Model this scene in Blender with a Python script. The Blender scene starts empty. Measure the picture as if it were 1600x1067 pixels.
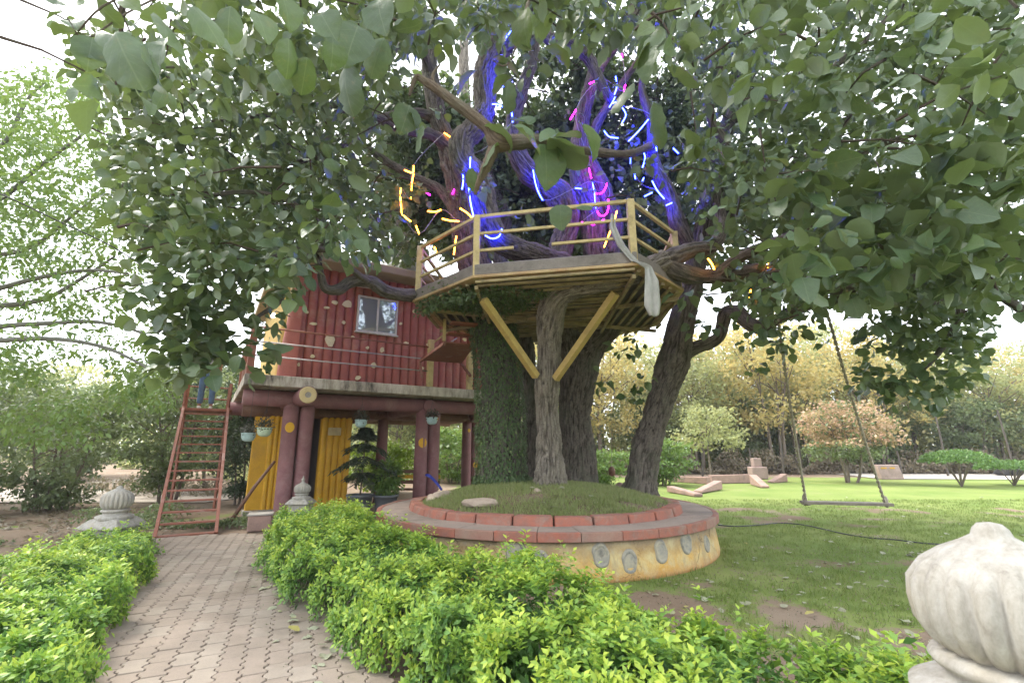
import bpy, math, random
import numpy as np
from mathutils import Matrix, Vector
R = math.radians
random.seed(7); rng = np.random.default_rng(7)
sc = bpy.context.scene
COL = sc.collection

# ------------------------------------------------------------------ camera, sky, sun, exposure
F = 735.0; TH = math.atan(168/735); H = 1.5
cam_d = bpy.data.cameras.new('camera'); cam = bpy.data.objects.new('camera', cam_d); COL.objects.link(cam)
cam.location = (0, 0, H); cam.rotation_euler = (math.pi/2+TH, 0, 0)
cam_d.sensor_width = 36; cam_d.lens = F/1600*36; cam_d.clip_end = 2000; cam_d.clip_start = .05
cam_d.dof.use_dof = True; cam_d.dof.focus_distance = 8; cam_d.dof.aperture_fstop = 4.5
sc.camera = cam
w = bpy.data.worlds.new('World'); sc.world = w; w.use_nodes = True
nt = w.node_tree; nt.nodes.clear()
out = nt.nodes.new('ShaderNodeOutputWorld'); bg = nt.nodes.new('ShaderNodeBackground')
sky = nt.nodes.new('ShaderNodeTexSky'); sky.sky_type = 'NISHITA'; sky.sun_disc = False
SUN_EL, SUN_AZ = R(52), R(20)
sky.sun_elevation = SUN_EL; sky.sun_rotation = SUN_AZ; sky.dust_density = 4
mx = nt.nodes.new('ShaderNodeMix'); mx.data_type = 'RGBA'; mx.inputs[0].default_value = .86
mx.inputs[7].default_value = (5.2, 5.4, 5.75, 1)
nt.links.new(sky.outputs[0], mx.inputs[6]); nt.links.new(mx.outputs[2], bg.inputs[0])
bg.inputs[1].default_value = .15
nt.links.new(bg.outputs[0], out.inputs[0])
sl = bpy.data.lights.new('sun', 'SUN'); sl.energy = 1.5; sl.angle = R(22); sl.color = (1, .96, .88)
sun = bpy.data.objects.new('sun', sl); COL.objects.link(sun)
# the veiled sun stands high on the left, a little beyond the house
SUN_AZ = R(-68); sky.sun_rotation = SUN_AZ
sd = Vector((math.sin(SUN_AZ)*math.cos(SUN_EL), math.cos(SUN_AZ)*math.cos(SUN_EL), math.sin(SUN_EL)))
sun.rotation_euler = sd.to_track_quat('Z', 'Y').to_euler(); sun.location = sd*50
sc.view_settings.view_transform = 'Standard'; sc.view_settings.look = 'None'
sc.view_settings.exposure = 2.08; sc.view_settings.gamma = 1
sc.cycles.max_bounces = 8; sc.cycles.diffuse_bounces = 5; sc.cycles.transmission_bounces = 6; sc.cycles.transparent_max_bounces = 6

def ray(x, y):
    a = -(y-533.5)/F
    return ((x-800)/F, math.cos(TH)-a*math.sin(TH), math.sin(TH)+a*math.cos(TH))
def G(x, y, z=0):
    r = ray(x, y); t = (z-H)/r[2]; return Vector((r[0]*t, r[1]*t, z))
def P(x, y, Y):
    r = ray(x, y); t = Y/r[1]; return Vector((r[0]*t, Y, H+r[2]*t))
def proj(p):
    z = p[:, 2]-H; f = p[:, 1]*math.cos(TH)+z*math.sin(TH); u = -p[:, 1]*math.sin(TH)+z*math.cos(TH)
    f = np.where(f < .05, .05, f)
    return 800+F*p[:, 0]/f, 533.5-F*u/f, f

# ------------------------------------------------------------------ object helpers
def W(o):
    if o is None: return Matrix.Identity(4)
    return W(o.parent) @ o.matrix_parent_inverse @ o.matrix_basis if o.parent else o.matrix_basis.copy()
def tag(o, label, cat, group=None, kind=None):
    o['label'] = label
    if cat: o['category'] = cat
    if group: o['group'] = group
    if kind: o['kind'] = kind
    return o
def thing(name, label, cat, loc=(0, 0, 0), rz=0, group=None):
    o = bpy.data.objects.new(name, None); COL.objects.link(o); o.empty_display_size = .1
    o.location = loc; o.rotation_euler = (0, 0, rz); o.matrix_basis  # noqa
    return tag(o, label, cat, group)
def copy_tree(o, parent=None):
    c = o.copy(); COL.objects.link(c)
    if parent: c.parent = parent; c.matrix_parent_inverse = o.matrix_parent_inverse
    for ch in [q for q in bpy.data.objects if q.parent == o]: copy_tree(ch, c)
    return c
def fissure(m, amp=.035, seed=0):
    v = np.array(m.v); c = np.array(m.cen); uv = np.array([m.uv[i] for i in range(len(v))]); a = uv[:, 0]*2*math.pi; L = uv[:, 1]; rr = uv[:, 2]
    k = 2.2+22*rr; q = np.stack([np.cos(a)*k+seed*3.1, np.sin(a)*k, L*4.6], 1); w1 = vnoise(q*.35+9, 1)*2.2; q2 = q+w1[:, None]
    n = np.abs(vnoise(q2, 1.15)-.5)*2; n2 = np.abs(vnoise(q2+40, 2.3)-.5)*2; f = np.clip(n*1.5, 0, 1)*.65+np.clip(n2*1.5, 0, 1)*.35
    d = v-c; ln = np.maximum(np.linalg.norm(d, axis=1, keepdims=True), 1e-6); v = v+d/ln*(f[:, None]-.55)*amp*np.clip(rr[:, None]/.2, .35, 1.2)+d/ln*(vnoise(v*1.9+seed, 1)-.5)[:, None]*rr[:, None]*.35
    m.v = [tuple(x) for x in v]; m.cav = f.astype(np.float32)
class MB:
    def __init__(s): s.v = []; s.f = []; s.uv = {}; s.cen = []; s.n = 0; s.sm = False
    def add(s, vs, fs):
        b = len(s.v); s.v += [tuple(v) for v in vs]; s.f += [tuple(b+i for i in f) for f in fs]; return b
    def box(s, c, d, rz=0, m=None):
        x, y, z = (q/2 for q in d); ca, sa = math.cos(rz), math.sin(rz); vs = []
        for i in (-1, 1):
            for j in (-1, 1):
                for k in (-1, 1):
                    vs.append((c[0]+i*x*ca-j*y*sa, c[1]+i*x*sa+j*y*ca, c[2]+k*z))
        s.add(vs, [(0, 1, 3, 2), (4, 6, 7, 5), (0, 4, 5, 1), (2, 3, 7, 6), (0, 2, 6, 4), (1, 5, 7, 3)]); return s
    def bar(s, a, b, w, h=None, up=(0, 0, 1)):
        a, b = Vector(a), Vector(b); h = h or w; d = (b-a).normalized(); u = Vector(up)
        if abs(d.dot(u)) > .98: u = Vector((1, 0, 0))
        sx = d.cross(u).normalized(); uz = sx.cross(d); vs = []
        for p in (a, b):
            for i, k in ((-1, -1), (1, -1), (1, 1), (-1, 1)): vs.append(p+sx*w/2*i+uz*h/2*k)
        s.add(vs, [(3, 2, 1, 0), (4, 5, 6, 7), (0, 1, 5, 4), (1, 2, 6, 5), (2, 3, 7, 6), (3, 0, 4, 7)]); return s
    def tube(s, pts, rad, seg=10, cap=True, rough=0, smooth_n=0):
        pts = [Vector(p) for p in pts]
        if not hasattr(rad, '__len__'): rad = [rad]*len(pts)
        if smooth_n:
            q, rr = [], []
            for i in range(len(pts)-1):
                p0 = pts[max(i-1, 0)]; p1 = pts[i]; p2 = pts[i+1]; p3 = pts[min(i+2, len(pts)-1)]
                for k in range(smooth_n):
                    t = k/smooth_n
                    q.append(.5*((2*p1)+(p2-p0)*t+(2*p0-5*p1+4*p2-p3)*t*t+(3*p1-p0-3*p2+p3)*t*t*t)); rr.append(rad[i]*(1-t)+rad[i+1]*t)
            q.append(pts[-1]); rr.append(rad[-1]); pts, rad = q, rr
        b = len(s.v); n = len(pts); L = 0; u = None; ph = [random.uniform(0, 6.28) for _ in range(4)]
        for i, p in enumerate(pts):
            d = (pts[min(i+1, n-1)]-pts[max(i-1, 0)]).normalized()
            if u is None: u = d.orthogonal().normalized()
            u = (u-d*u.dot(d)).normalized(); v = d.cross(u)
            if i: L += (p-pts[i-1]).length
            for k in range(seg):
                a = 2*math.pi*k/seg; r = rad[i]
                if rough: r *= 1+rough*(.5*math.sin(3*a+ph[0]+L*1.3)+.4*math.sin(5*a+ph[1]-L*2.1)+.5*math.sin(a*2+L*3.1+ph[2])+.35*math.sin(7*a+ph[3]+L*.7)+random.uniform(-.35, .35))
                s.v.append(tuple(p+(u*math.cos(a)+v*math.sin(a))*r)); s.uv[len(s.v)-1] = (k/seg, L, rad[i]); s.cen.append(tuple(p))
        for i in range(n-1):
            for k in range(seg):
                k2 = (k+1) % seg; s.f.append((b+i*seg+k, b+i*seg+k2, b+(i+1)*seg+k2, b+(i+1)*seg+k))
        if cap: s.f.append(tuple(b+k for k in range(seg))[::-1]); s.f.append(tuple(b+(n-1)*seg+k for k in range(seg)))
        return s
    def lathe(s, prof, seg=24, c=(0, 0, 0), flute=None):
        b = len(s.v)
        for j, (r, z) in enumerate(prof):
            for k in range(seg):
                a = 2*math.pi*k/seg; rr = r*(1+(flute(a, z) if flute else 0))
                s.v.append((c[0]+rr*math.cos(a), c[1]+rr*math.sin(a), c[2]+z))
        for j in range(len(prof)-1):
            for k in range(seg):
                k2 = (k+1) % seg; s.f.append((b+j*seg+k, b+j*seg+k2, b+(j+1)*seg+k2, b+(j+1)*seg+k))
        s.f.append(tuple(b+k for k in range(seg))[::-1]); s.f.append(tuple(b+(len(prof)-1)*seg+k for k in range(seg)))
        return s
    def prism(s, poly, z0, z1):
        n = len(poly); s.add([(p[0], p[1], z0) for p in poly]+[(p[0], p[1], z1) for p in poly],
            [tuple(range(n))[::-1], tuple(range(n, 2*n))]+[(i, (i+1) % n, n+(i+1) % n, n+i) for i in range(n)]); return s
    def mesh(s, name, mat, smooth=False):
        me = bpy.data.meshes.new(name); me.from_pydata(s.v, [], s.f)
        if s.uv:
            uvl = me.uv_layers.new(name='UVMap'); vi = np.zeros(len(me.loops), np.int32); me.loops.foreach_get('vertex_index', vi)
            V = np.zeros((len(s.v), 2), np.float32)
            for k, (a, L, r) in s.uv.items(): V[k] = (a, L)
            U = V[vi]
            # repair the seam
            ps = np.zeros(len(me.polygons), np.int32); me.polygons.foreach_get('loop_start', ps)
            pt = np.zeros(len(me.polygons), np.int32); me.polygons.foreach_get('loop_total', pt)
            q = ps[pt == 4]
            if len(q):
                blk = U[q[:, None]+np.arange(4)]; mxu = blk[..., 0].max(1); mnu = blk[..., 0].min(1); bad = (mxu-mnu) > .5
                sub = blk[bad]; a = sub[..., 0]; a[a < .5] += 1; sub[..., 0] = a; blk[bad] = sub; U[q[:, None]+np.arange(4)] = blk
            uvl.data.foreach_set('uv', U.ravel())
        if getattr(s, 'cav', None) is not None: me.attributes.new('relief', 'FLOAT', 'POINT').data.foreach_set('value', s.cav)
        if mat: me.materials.append(mat)
        if smooth: me.polygons.foreach_set('use_smooth', [True]*len(me.polygons))
        me.update(); return me
def bevel(me, w=.008, seg=1):
    import bmesh
    bm = bmesh.new(); bm.from_mesh(me)
    bmesh.ops.bevel(bm, geom=[e for e in bm.edges if len(e.link_faces) == 2 and e.calc_face_angle(0) > .5], offset=w, segments=seg, affect='EDGES', profile=.6)
    bm.to_mesh(me); bm.free(); return me
def obj(name, mb, mat=None, parent=None, world=True, smooth=False, bev=0):
    me = mb.mesh(name, mat, smooth) if isinstance(mb, MB) else mb
    if bev: bevel(me, bev)
    o = bpy.data.objects.new(name, me); COL.objects.link(o)
    if parent:
        o.parent = parent
        if world: o.matrix_parent_inverse = W(parent).inverted()
    elif world and len(me.vertices):
        n = len(me.vertices); co = np.zeros(n*3, np.float32); me.vertices.foreach_get('co', co); co = co.reshape(-1, 3)
        c = np.array([(co[:, 0].min()+co[:, 0].max())/2, (co[:, 1].min()+co[:, 1].max())/2, co[:, 2].min()], np.float32)
        me.vertices.foreach_set('co', (co-c).ravel()); me.update(); o.location = c.tolist()
    return o
def struct(name, mb, mat, **k):
    o = obj(name, mb, mat, **k); o['kind'] = 'structure'; return o

# ------------------------------------------------------------------ materials
class NT:
    def __init__(s, name):
        s.m = bpy.data.materials.new(name); s.m.use_nodes = True; s.t = s.m.node_tree; s.t.nodes.clear()
        s.o = s.n('OutputMaterial'); s.b = s.n('BsdfPrincipled'); s.l(s.b.outputs[0], s.o.inputs[0])
    def n(s, k): return s.t.nodes.new('ShaderNode'+k)
    def l(s, a, b): s.t.links.new(a, b)
    def coord(s, which='Object', scale=None):
        c = s.n('TexCoord'); o = c.outputs[which]
        if scale: m = s.n('Mapping'); m.inputs['Scale'].default_value = scale; s.l(o, m.inputs[0]); o = m.outputs[0]
        return o
    def geo(s, scale=None):
        o = s.n('NewGeometry').outputs['Position']
        if scale: m = s.n('Mapping'); m.inputs['Scale'].default_value = scale; s.l(o, m.inputs[0]); o = m.outputs[0]
        return o
    def noise(s, vec, scale, detail=5, rough=.6, dist=0):
        n = s.n('TexNoise'); n.inputs['Scale'].default_value = scale; n.inputs['Detail'].default_value = detail
        n.inputs['Roughness'].default_value = rough; n.inputs['Distortion'].default_value = dist; s.l(vec, n.inputs['Vector']); return n.outputs[0]
    def ramp(s, fac, stops):
        r = s.n('ValToRGB'); e = r.color_ramp.elements
        for i, (p, c) in enumerate(stops):
            if i > 1: e.new(p)
            e[i].position = p; e[i].color = (*c, 1) if len(c) == 3 else c
        s.l(fac, r.inputs[0]); return r.outputs[0]
    def mix(s, fac, a, b, mode='MIX'):
        m = s.n('Mix'); m.data_type = 'RGBA'; m.blend_type = mode
        for v, i in ((fac, 0), (a, 6), (b, 7)):
            if isinstance(v, (int, float)): m.inputs[i].default_value = v
            elif isinstance(v, tuple): m.inputs[i].default_value = (*v, 1)
            else: s.l(v, m.inputs[i])
        return m.outputs[2]
    def math(s, op, a, b=0.0):
        m = s.n('Math'); m.operation = op
        for v, i in ((a, 0), (b, 1)):
            if isinstance(v, (int, float)): m.inputs[i].default_value = v
            else: s.l(v, m.inputs[i])
        return m.outputs[0]
    def col(s, c):
        if isinstance(c, tuple): s.b.inputs['Base Color'].default_value = (*c, 1)
        else: s.l(c, s.b.inputs['Base Color'])
    def bump(s, h, strength=.4, dist=.02):
        b = s.n('Bump'); b.inputs['Strength'].default_value = strength; b.inputs['Distance'].default_value = dist
        s.l(h, b.inputs['Height']); s.l(b.outputs[0], s.b.inputs['Normal'])
    def rough(s, r): s.b.inputs['Roughness'].default_value = r
def mat_worn(name, c1, c2, scale=6, dirt=(.12, .1, .08), dirt_amt=.5, rough=.85, bump=.35, bscale=60, dist=.01, metal=0):
    t = NT(name); g = t.geo()
    n1 = t.noise(g, scale, 6, .65); c = t.mix(t.ramp(n1, [(.35, (0,)*3), (.65, (1,)*3)]), c1, c2)
    n2 = t.noise(g, scale*.45, 7, .7, .5); c = t.mix(t.math('MULTIPLY', t.ramp(n2, [(.52, (0,)*3), (.72, (1,)*3)]), dirt_amt), c, dirt)
    n3 = t.noise(g, bscale, 3, .6); c = t.mix(.25, c, t.ramp(n3, [(.2, (.25,)*3), (.8, (1,)*3)]), 'MULTIPLY')
    t.col(c); t.rough(rough); t.b.inputs['Metallic'].default_value = metal
    t.bump(t.mix(.5, n3, n1), bump, dist); return t.m
def mat_leaf(name, top, top2, tip, back, trans=.35, spec=.4, rough=.45, fine=30, veins=False):
    t = NT(name); a = t.n('Attribute'); a.attribute_name = 'tint'
    r = t.ramp(a.outputs['Fac'], [(0, top), (.45, top2), (.86, top), (1, tip)])
    g = t.geo(); n = t.noise(g, fine, 4, .6); c = t.mix(.45, r, t.ramp(n, [(.3, (.45,)*3), (.7, (1,)*3)]), 'MULTIPLY')
    if veins:
        la = t.n('Attribute'); la.attribute_name = 'leafpos'; sx = t.n('SeparateXYZ'); t.l(la.outputs['Vector'], sx.inputs[0]); ab = t.math('ABSOLUTE', sx.outputs[0])
        mid = t.ramp(ab, [(.0, (1,)*3), (.02, (0,)*3)]); q = t.math('FRACT', t.math('MULTIPLY', t.math('SUBTRACT', sx.outputs[1], t.math('MULTIPLY', ab, .8)), 7.0)); side_ = t.ramp(q, [(.0, (.7,)*3), (.09, (0,)*3)])
        vv = t.math('MAXIMUM', mid, side_); c = t.mix(t.math('MULTIPLY', vv, .4), c, back)
        blot = t.noise(t.geo(), 11, 5, .7); c = t.mix(t.math('MULTIPLY', t.ramp(blot, [(.58, (0,)*3), (.72, (1,)*3)]), .5), c, (.17, .15, .05))
    bf = t.n('NewGeometry'); c2 = t.mix(bf.outputs['Backfacing'], c, t.mix(.6, c, back))
    t.col(c2); t.rough(rough); t.b.inputs['Specular IOR Level'].default_value = spec
    tr = t.n('BsdfTranslucent'); br = t.mix(.5, c, tip, 'MIX'); t.l(br, tr.inputs[0])
    m = t.n('MixShader'); m.inputs[0].default_value = trans; t.l(t.b.outputs[0], m.inputs[1]); t.l(tr.outputs[0], m.inputs[2]); t.l(m.outputs[0], t.o.inputs[0])
    t.bump(n, .3, .01)
    return t.m
def mat_bark(name, dark, light, moss=(.12, .13, .09), sc_=1.0, rep=17):
    t = NT(name); g = t.geo()
    m = t.n('Mapping'); m.inputs['Scale'].default_value = (rep, 4.2*sc_, 1); t.l(t.coord('UV'), m.inputs[0])
    at = t.n('Attribute'); at.attribute_name = 'relief'; rl = t.ramp(at.outputs['Fac'], [(.08, (0,)*3), (.5, (1,)*3)])
    nc = t.n('TexNoise'); nc.inputs['Scale'].default_value = 9; nc.inputs['Detail'].default_value = 6; t.l(g, nc.inputs['Vector'])
    dm = t.mix(1.0, m.outputs[0], t.mix(1.0, nc.outputs['Color'], (2.6, 2.6, 2.6), 'MULTIPLY'), 'ADD')
    fb = t.noise(dm, 1.3, 5, .75); n = t.noise(g, 46, 7, .8); hh = t.mix(.5, fb, n)
    k = t.math('MULTIPLY', t.ramp(hh, [(.4, (.25,)*3), (.62, (1,)*3)]), rl)
    c = t.mix(k, dark, t.mix(n, light, tuple(q*.6 for q in light)))
    c = t.mix(t.math('MULTIPLY', t.ramp(t.noise(g, 1.9, 6, .7), [(.48, (0,)*3), (.62, (1,)*3)]), .5), c, moss)
    t.col(c); t.rough(.95); t.bump(hh, 1.0, .03); t.b.inputs['Specular IOR Level'].default_value = .2; return t.m
M = {}
M['red'] = mat_worn('red_paint', (.40, .12, .09), (.31, .09, .07), 3, (.46, .27, .2), .8, .7, .4, 50)
M['maroon'] = mat_worn('maroon_paint', (.25, .115, .115), (.2, .09, .09), 4, (.36, .25, .23), .5, .75, .4, 45)
M['yellow'] = mat_worn('yellow_paint', (.72, .40, .015), (.62, .33, .012), 3, (.35, .2, .05), .5, .6, .35, 40)
M['cream'] = mat_worn('cream_paint', (.62, .5, .26), (.55, .42, .2), 5, (.2, .14, .09), .5, .7, .35, 40)
M['deckyel'] = mat_worn('pale_yellow_metal', (.64, .52, .25), (.52, .4, .17), 7, (.13, .09, .05), .7, .6, .3, 50)
M['batten'] = mat_worn('weathered_batten', (.40, .32, .17), (.24, .19, .10), 5, (.05, .045, .035), .85, .85, .4, 50)
M['conc'] = mat_worn('concrete', (.42, .39, .34), (.32, .29, .25), 3, (.07, .065, .055), .8, .95, .5, 40)
M['white'] = mat_worn('white_plaster', (.66, .65, .6), (.52, .51, .47), 6, (.2, .19, .17), .6, .85, .5, 40)
M['rust'] = mat_worn('rusty_paint', (.30, .11, .065), (.24, .09, .06), 5, (.42, .3, .26), .8, .7, .35, 80)
M['steel'] = mat_worn('dull_steel', (.5, .46, .46), (.4, .36, .36), 5, (.2, .12, .1), .4, .45, .1, 50, metal=.4)
M['brickdull'] = mat_worn('faded_oxide_stone', (.30, .15, .11), (.3, .2, .15), 4, (.2, .15, .12), .8, .9, .5, 40)
M['ledge'] = mat_worn('ledge_screed', (.36, .28, .23), (.29, .23, .19), 2, (.13, .11, .09), .7, .95, .5, 40)
M['brickred'] = mat_worn('red_oxide_stone', (.36, .125, .08), (.25, .12, .09), 7, (.26, .2, .16), 1.0, .9, .5, 40)
M['paver'] = mat_worn('clay_grey_paver', (.31, .25, .195), (.22, .18, .14), 1.3, (.15, .115, .08), .8, .95, .4, 70, .006)
M['paver_b'] = mat_worn('clay_grey_paver_pale', (.34, .285, .225), (.25, .21, .165), 1.3, (.15, .115, .08), .8, .95, .4, 70, .006)
M['soil'] = mat_worn('soil', (.15, .105, .07), (.2, .14, .095), 3, (.08, .06, .04), .6, 1, .8, 30, .03)
M['rock'] = mat_worn('pale_rock', (.45, .36, .28), (.34, .27, .21), 3, (.16, .13, .1), .5, .95, .6, 20, .03)
M['wood'] = mat_worn('old_wood', (.3, .26, .21), (.2, .17, .14), 6, (.08, .07, .06), .6, .9, .4, 60)
M['brown'] = mat_worn('brown_wood', (.2, .1, .06), (.14, .07, .045), 6, (.06, .04, .03), .5, .7, .4, 60)
M['rope'] = mat_worn('rope', (.48, .43, .34), (.34, .3, .24), 20, (.12, .1, .08), .5, 1, .6, 160, .006)
M['black'] = mat_worn('black_rubber', (.025, .025, .03), (.04, .04, .045), 6, (.12, .1, .08), .4, .5, .1, 50)
M['pot'] = mat_worn('grey_pot', (.13, .14, .15), (.1, .11, .12), 6, (.25, .22, .18), .4, .5, .2, 50)
M['aqua'] = mat_worn('aqua_plastic', (.42, .58, .57), (.36, .5, .5), 8, (.3, .3, .25), .3, .4, .1, 50)
M['mint'] = mat_worn('mint_plastic', (.5, .62, .46), (.45, .55, .4), 8, (.3, .3, .25), .3, .4, .1, 50)
M['tank'] = mat_worn('white_tank', (.6, .62, .62), (.52, .54, .54), 2, (.3, .3, .28), .4, .5, .1, 50)
M['blue'] = mat_worn('blue_cloth', (.05, .07, .38), (.04, .05, .3), 8, (.1, .1, .3), .3, .9, .3, 80)
M['gauze'] = mat_worn('grey_gauze', (.5, .5, .47), (.4, .4, .38), 8, (.25, .24, .2), .3, 1, .5, 90)
M['denim'] = mat_worn('denim', (.10, .17, .28), (.07, .12, .21), 8, (.16, .22, .32), .3, .95, .4, 120)
M['shirt'] = mat_worn('grey_shirt', (.25, .25, .26), (.2, .2, .21), 8, (.15, .15, .15), .3, .95, .4, 120)
M['skin'] = mat_worn('skin', (.3, .17, .11), (.27, .15, .1), 8, (.2, .1, .07), .2, .6, .2, 60)
M['hair'] = mat_worn('black_hair', (.015, .012, .01), (.02, .016, .014), 8, (.01, .01, .01), .2, .7, .4, 150)
M['dark'] = mat_worn('dark_interior_plaster', (.13, .11, .1), (.1, .085, .08), 3, (.05, .045, .04), .5, .9, .4, 30)
M['pinkstone'] = mat_worn('pink_sandstone', (.38, .25, .2), (.3, .2, .165), 4, (.13, .1, .08), .8, .9, .4, 40)
# ground: grass share stored per vertex, colours only
def ground_mat():
    t = NT('ground'); g = t.geo(); a = t.n('Attribute'); a.attribute_name = 'grass'
    n1 = t.noise(g, 9, 8, .75); n2 = t.noise(g, 60, 4, .7); n4 = t.noise(g, .5, 5, .6)
    soil = t.mix(n1, (.125, .085, .055), (.27, .2, .145)); soil = t.mix(t.ramp(n4, [(.4, (0,)*3), (.65, (.6,)*3)]), soil, (.3, .245, .185))
    grass = t.mix(n2, (.075, .125, .03), (.2, .27, .07)); grass = t.mix(t.ramp(n4, [(.35, (0,)*3), (.7, (.8,)*3)]), grass, (.24, .27, .09))
    f = t.math('ADD', a.outputs['Fac'], t.math('MULTIPLY', t.math('SUBTRACT', n1, .5), 1.6))
    t.col(t.mix(t.ramp(f, [(.4, (0,)*3), (.62, (1,)*3)]), soil, grass)); t.rough(1)
    t.bump(t.mix(.5, n1, n2), .7, .03); t.b.inputs['Specular IOR Level'].default_value = .1; return t.m
M['ground'] = ground_mat()
def plaster_mat():
    t = NT('yellow_stained_plaster'); g = t.geo(); n1 = t.noise(g, 2.6, 8, .7, .6); n2 = t.noise(g, 40, 5, .7); n3 = t.noise(g, 6, 6, .7)
    c = t.mix(t.ramp(n1, [(.38, (0,)*3), (.62, (1,)*3)]), (.63, .52, .27), (.66, .36, .06))
    c = t.mix(t.ramp(n3, [(.55, (0,)*3), (.75, (.75,)*3)]), c, (.60, .56, .44))
    sx = t.n('SeparateXYZ'); t.l(g, sx.inputs[0])
    # splash dirt under the coping and rust-orange damp at the foot
    up = t.ramp(t.math('ADD', sx.outputs[2], t.math('MULTIPLY', n1, .5)), [(.44, (0,)*3), (.68, (.85,)*3)])
    c = t.mix(up, c, (.24, .2, .14))
    lo = t.ramp(t.math('ADD', sx.outputs[2], t.math('MULTIPLY', n3, .25)), [(.12, (.8,)*3), (.24, (0,)*3)]); c = t.mix(lo, c, (.5, .25, .09))
    c = t.mix(t.ramp(t.noise(t.geo((1, 1, .35)), 3.2, 8, .75), [(.52, (0,)*3), (.68, (.6,)*3)]), c, (.22, .19, .15)); c = t.mix(.4, c, n2, 'MULTIPLY')
    v = t.n('TexVoronoi'); v.feature = 'DISTANCE_TO_EDGE'; v.inputs['Scale'].default_value = 1.1; t.l(t.mix(.4, g, n3, 'ADD'), v.inputs['Vector'])
    cr = t.ramp(v.outputs['Distance'], [(.0, (.35,)*3), (.008, (1,)*3)])
    t.col(t.mix(1.0, c, cr, 'MULTIPLY')); t.rough(.95); t.bump(t.mix(.5, t.mix(.4, n2, n3), cr), .6, .02); return t.m
M['plaster'] = plaster_mat()
def slab_mat():
    t = NT('stained_white_fascia'); g = t.geo((1, 1, .3)); n = t.noise(g, 6, 8, .75); n2 = t.noise(t.geo(), 1.1, 3)
    f = t.math('ADD', t.math('MULTIPLY', n, .7), t.math('MULTIPLY', n2, .5))
    t.col(t.ramp(f, [(.48, (.55, .51, .43)), (.6, (.36, .32, .26)), (.74, (.06, .055, .045))])); t.rough(.95); t.bump(n, .5, .02); return t.m
M['slab'] = slab_mat()
def glass_mat():
    t = NT('window_glass'); t.col((.05, .06, .065)); t.rough(.04); t.b.inputs['Specular IOR Level'].default_value = .9; t.b.inputs['Metallic'].default_value = .55
    t.b.inputs['Base Color'].default_value = (.35, .4, .42, 1); t.bump(t.noise(t.geo(), 2, 2), .05, .02); return t.m
M['glass'] = glass_mat()
def emit(name, c, s):
    m = bpy.data.materials.new(name); m.use_nodes = True; t = m.node_tree; t.nodes.clear(); o = t.nodes.new('ShaderNodeOutputMaterial'); e = t.nodes.new('ShaderNodeEmission')
    e.inputs[0].default_value = (*c, 1); e.inputs[1].default_value = s; t.links.new(e.outputs[0], o.inputs[0]); return m
M['led_blue'] = emit('led_blue', (.006, .011, 1), 62); M['led_pink'] = emit('led_pink', (.6, .004, .5), 14); M['led_amber'] = emit('led_amber', (1, .3, .02), 9)
M['lamp'] = emit('lamp_glow', (1, .8, .5), 8)
# foliage
M['crown'] = mat_leaf('broad_leaf', (.032, .072, .025), (.105, .165, .075), (.24, .32, .05), (.17, .22, .12), .27, .5, .4, veins=True)
M['lime'] = mat_leaf('lime_leaf', (.10, .2, .045), (.17, .27, .07), (.25, .33, .06), (.18, .28, .1), .38)
M['hedge'] = mat_leaf('hedge_leaf', (.12, .235, .03), (.24, .38, .045), (.44, .53, .05), (.2, .3, .08), .35, .35, .5)
M['olive'] = mat_leaf('olive_leaf', (.12, .175, .075), (.19, .25, .11), (.27, .33, .11), (.2, .24, .14), .38)
M['deep'] = mat_leaf('deep_leaf', (.05, .085, .045), (.08, .12, .06), (.14, .19, .07), (.11, .14, .09), .3)
M['ivy'] = mat_leaf('ivy_leaf', (.075, .135, .05), (.13, .195, .08), (.24, .3, .11), (.13, .16, .1), .3)
M['acacia'] = mat_leaf('yellow_leaf', (.56, .44, .16), (.42, .42, .17), (.68, .50, .18), (.56, .48, .24), .5)
M['acgreen'] = mat_leaf('yellowgreen_leaf', (.30, .38, .16), (.4, .43, .19), (.52, .47, .2), (.38, .43, .22), .5)
M['pink'] = mat_leaf('pink_new_leaf', (.52, .3, .2), (.62, .4, .27), (.42, .4, .15), (.4, .3, .2), .4)
M['brush'] = mat_leaf('dry_brush', (.26, .21, .15), (.2, .17, .12), (.22, .23, .1), (.25, .2, .15), .3)
M['grass'] = mat_leaf('grass_blade', (.11, .19, .035), (.17, .27, .05), (.3, .29, .1), (.15, .22, .06), .4)
M['fallen'] = mat_leaf('fallen_leaf', (.36, .38, .26), (.3, .3, .2), (.42, .38, .12), (.45, .46, .36), .15, .3, .6)
M['bark'] = mat_bark('dark_bark', (.035, .03, .025), (.29, .25, .21))
M['bark_pale'] = mat_bark('pale_bark', (.06, .05, .04), (.46, .41, .34), (.25, .22, .17))
M['bark_thin'] = mat_bark('twig_bark', (.08, .06, .045), (.24, .19, .14), rep=7)
M['bark_far'] = mat_worn('far_bark', (.2, .16, .12), (.14, .11, .09), 3, (.28, .24, .19), .4)

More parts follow.
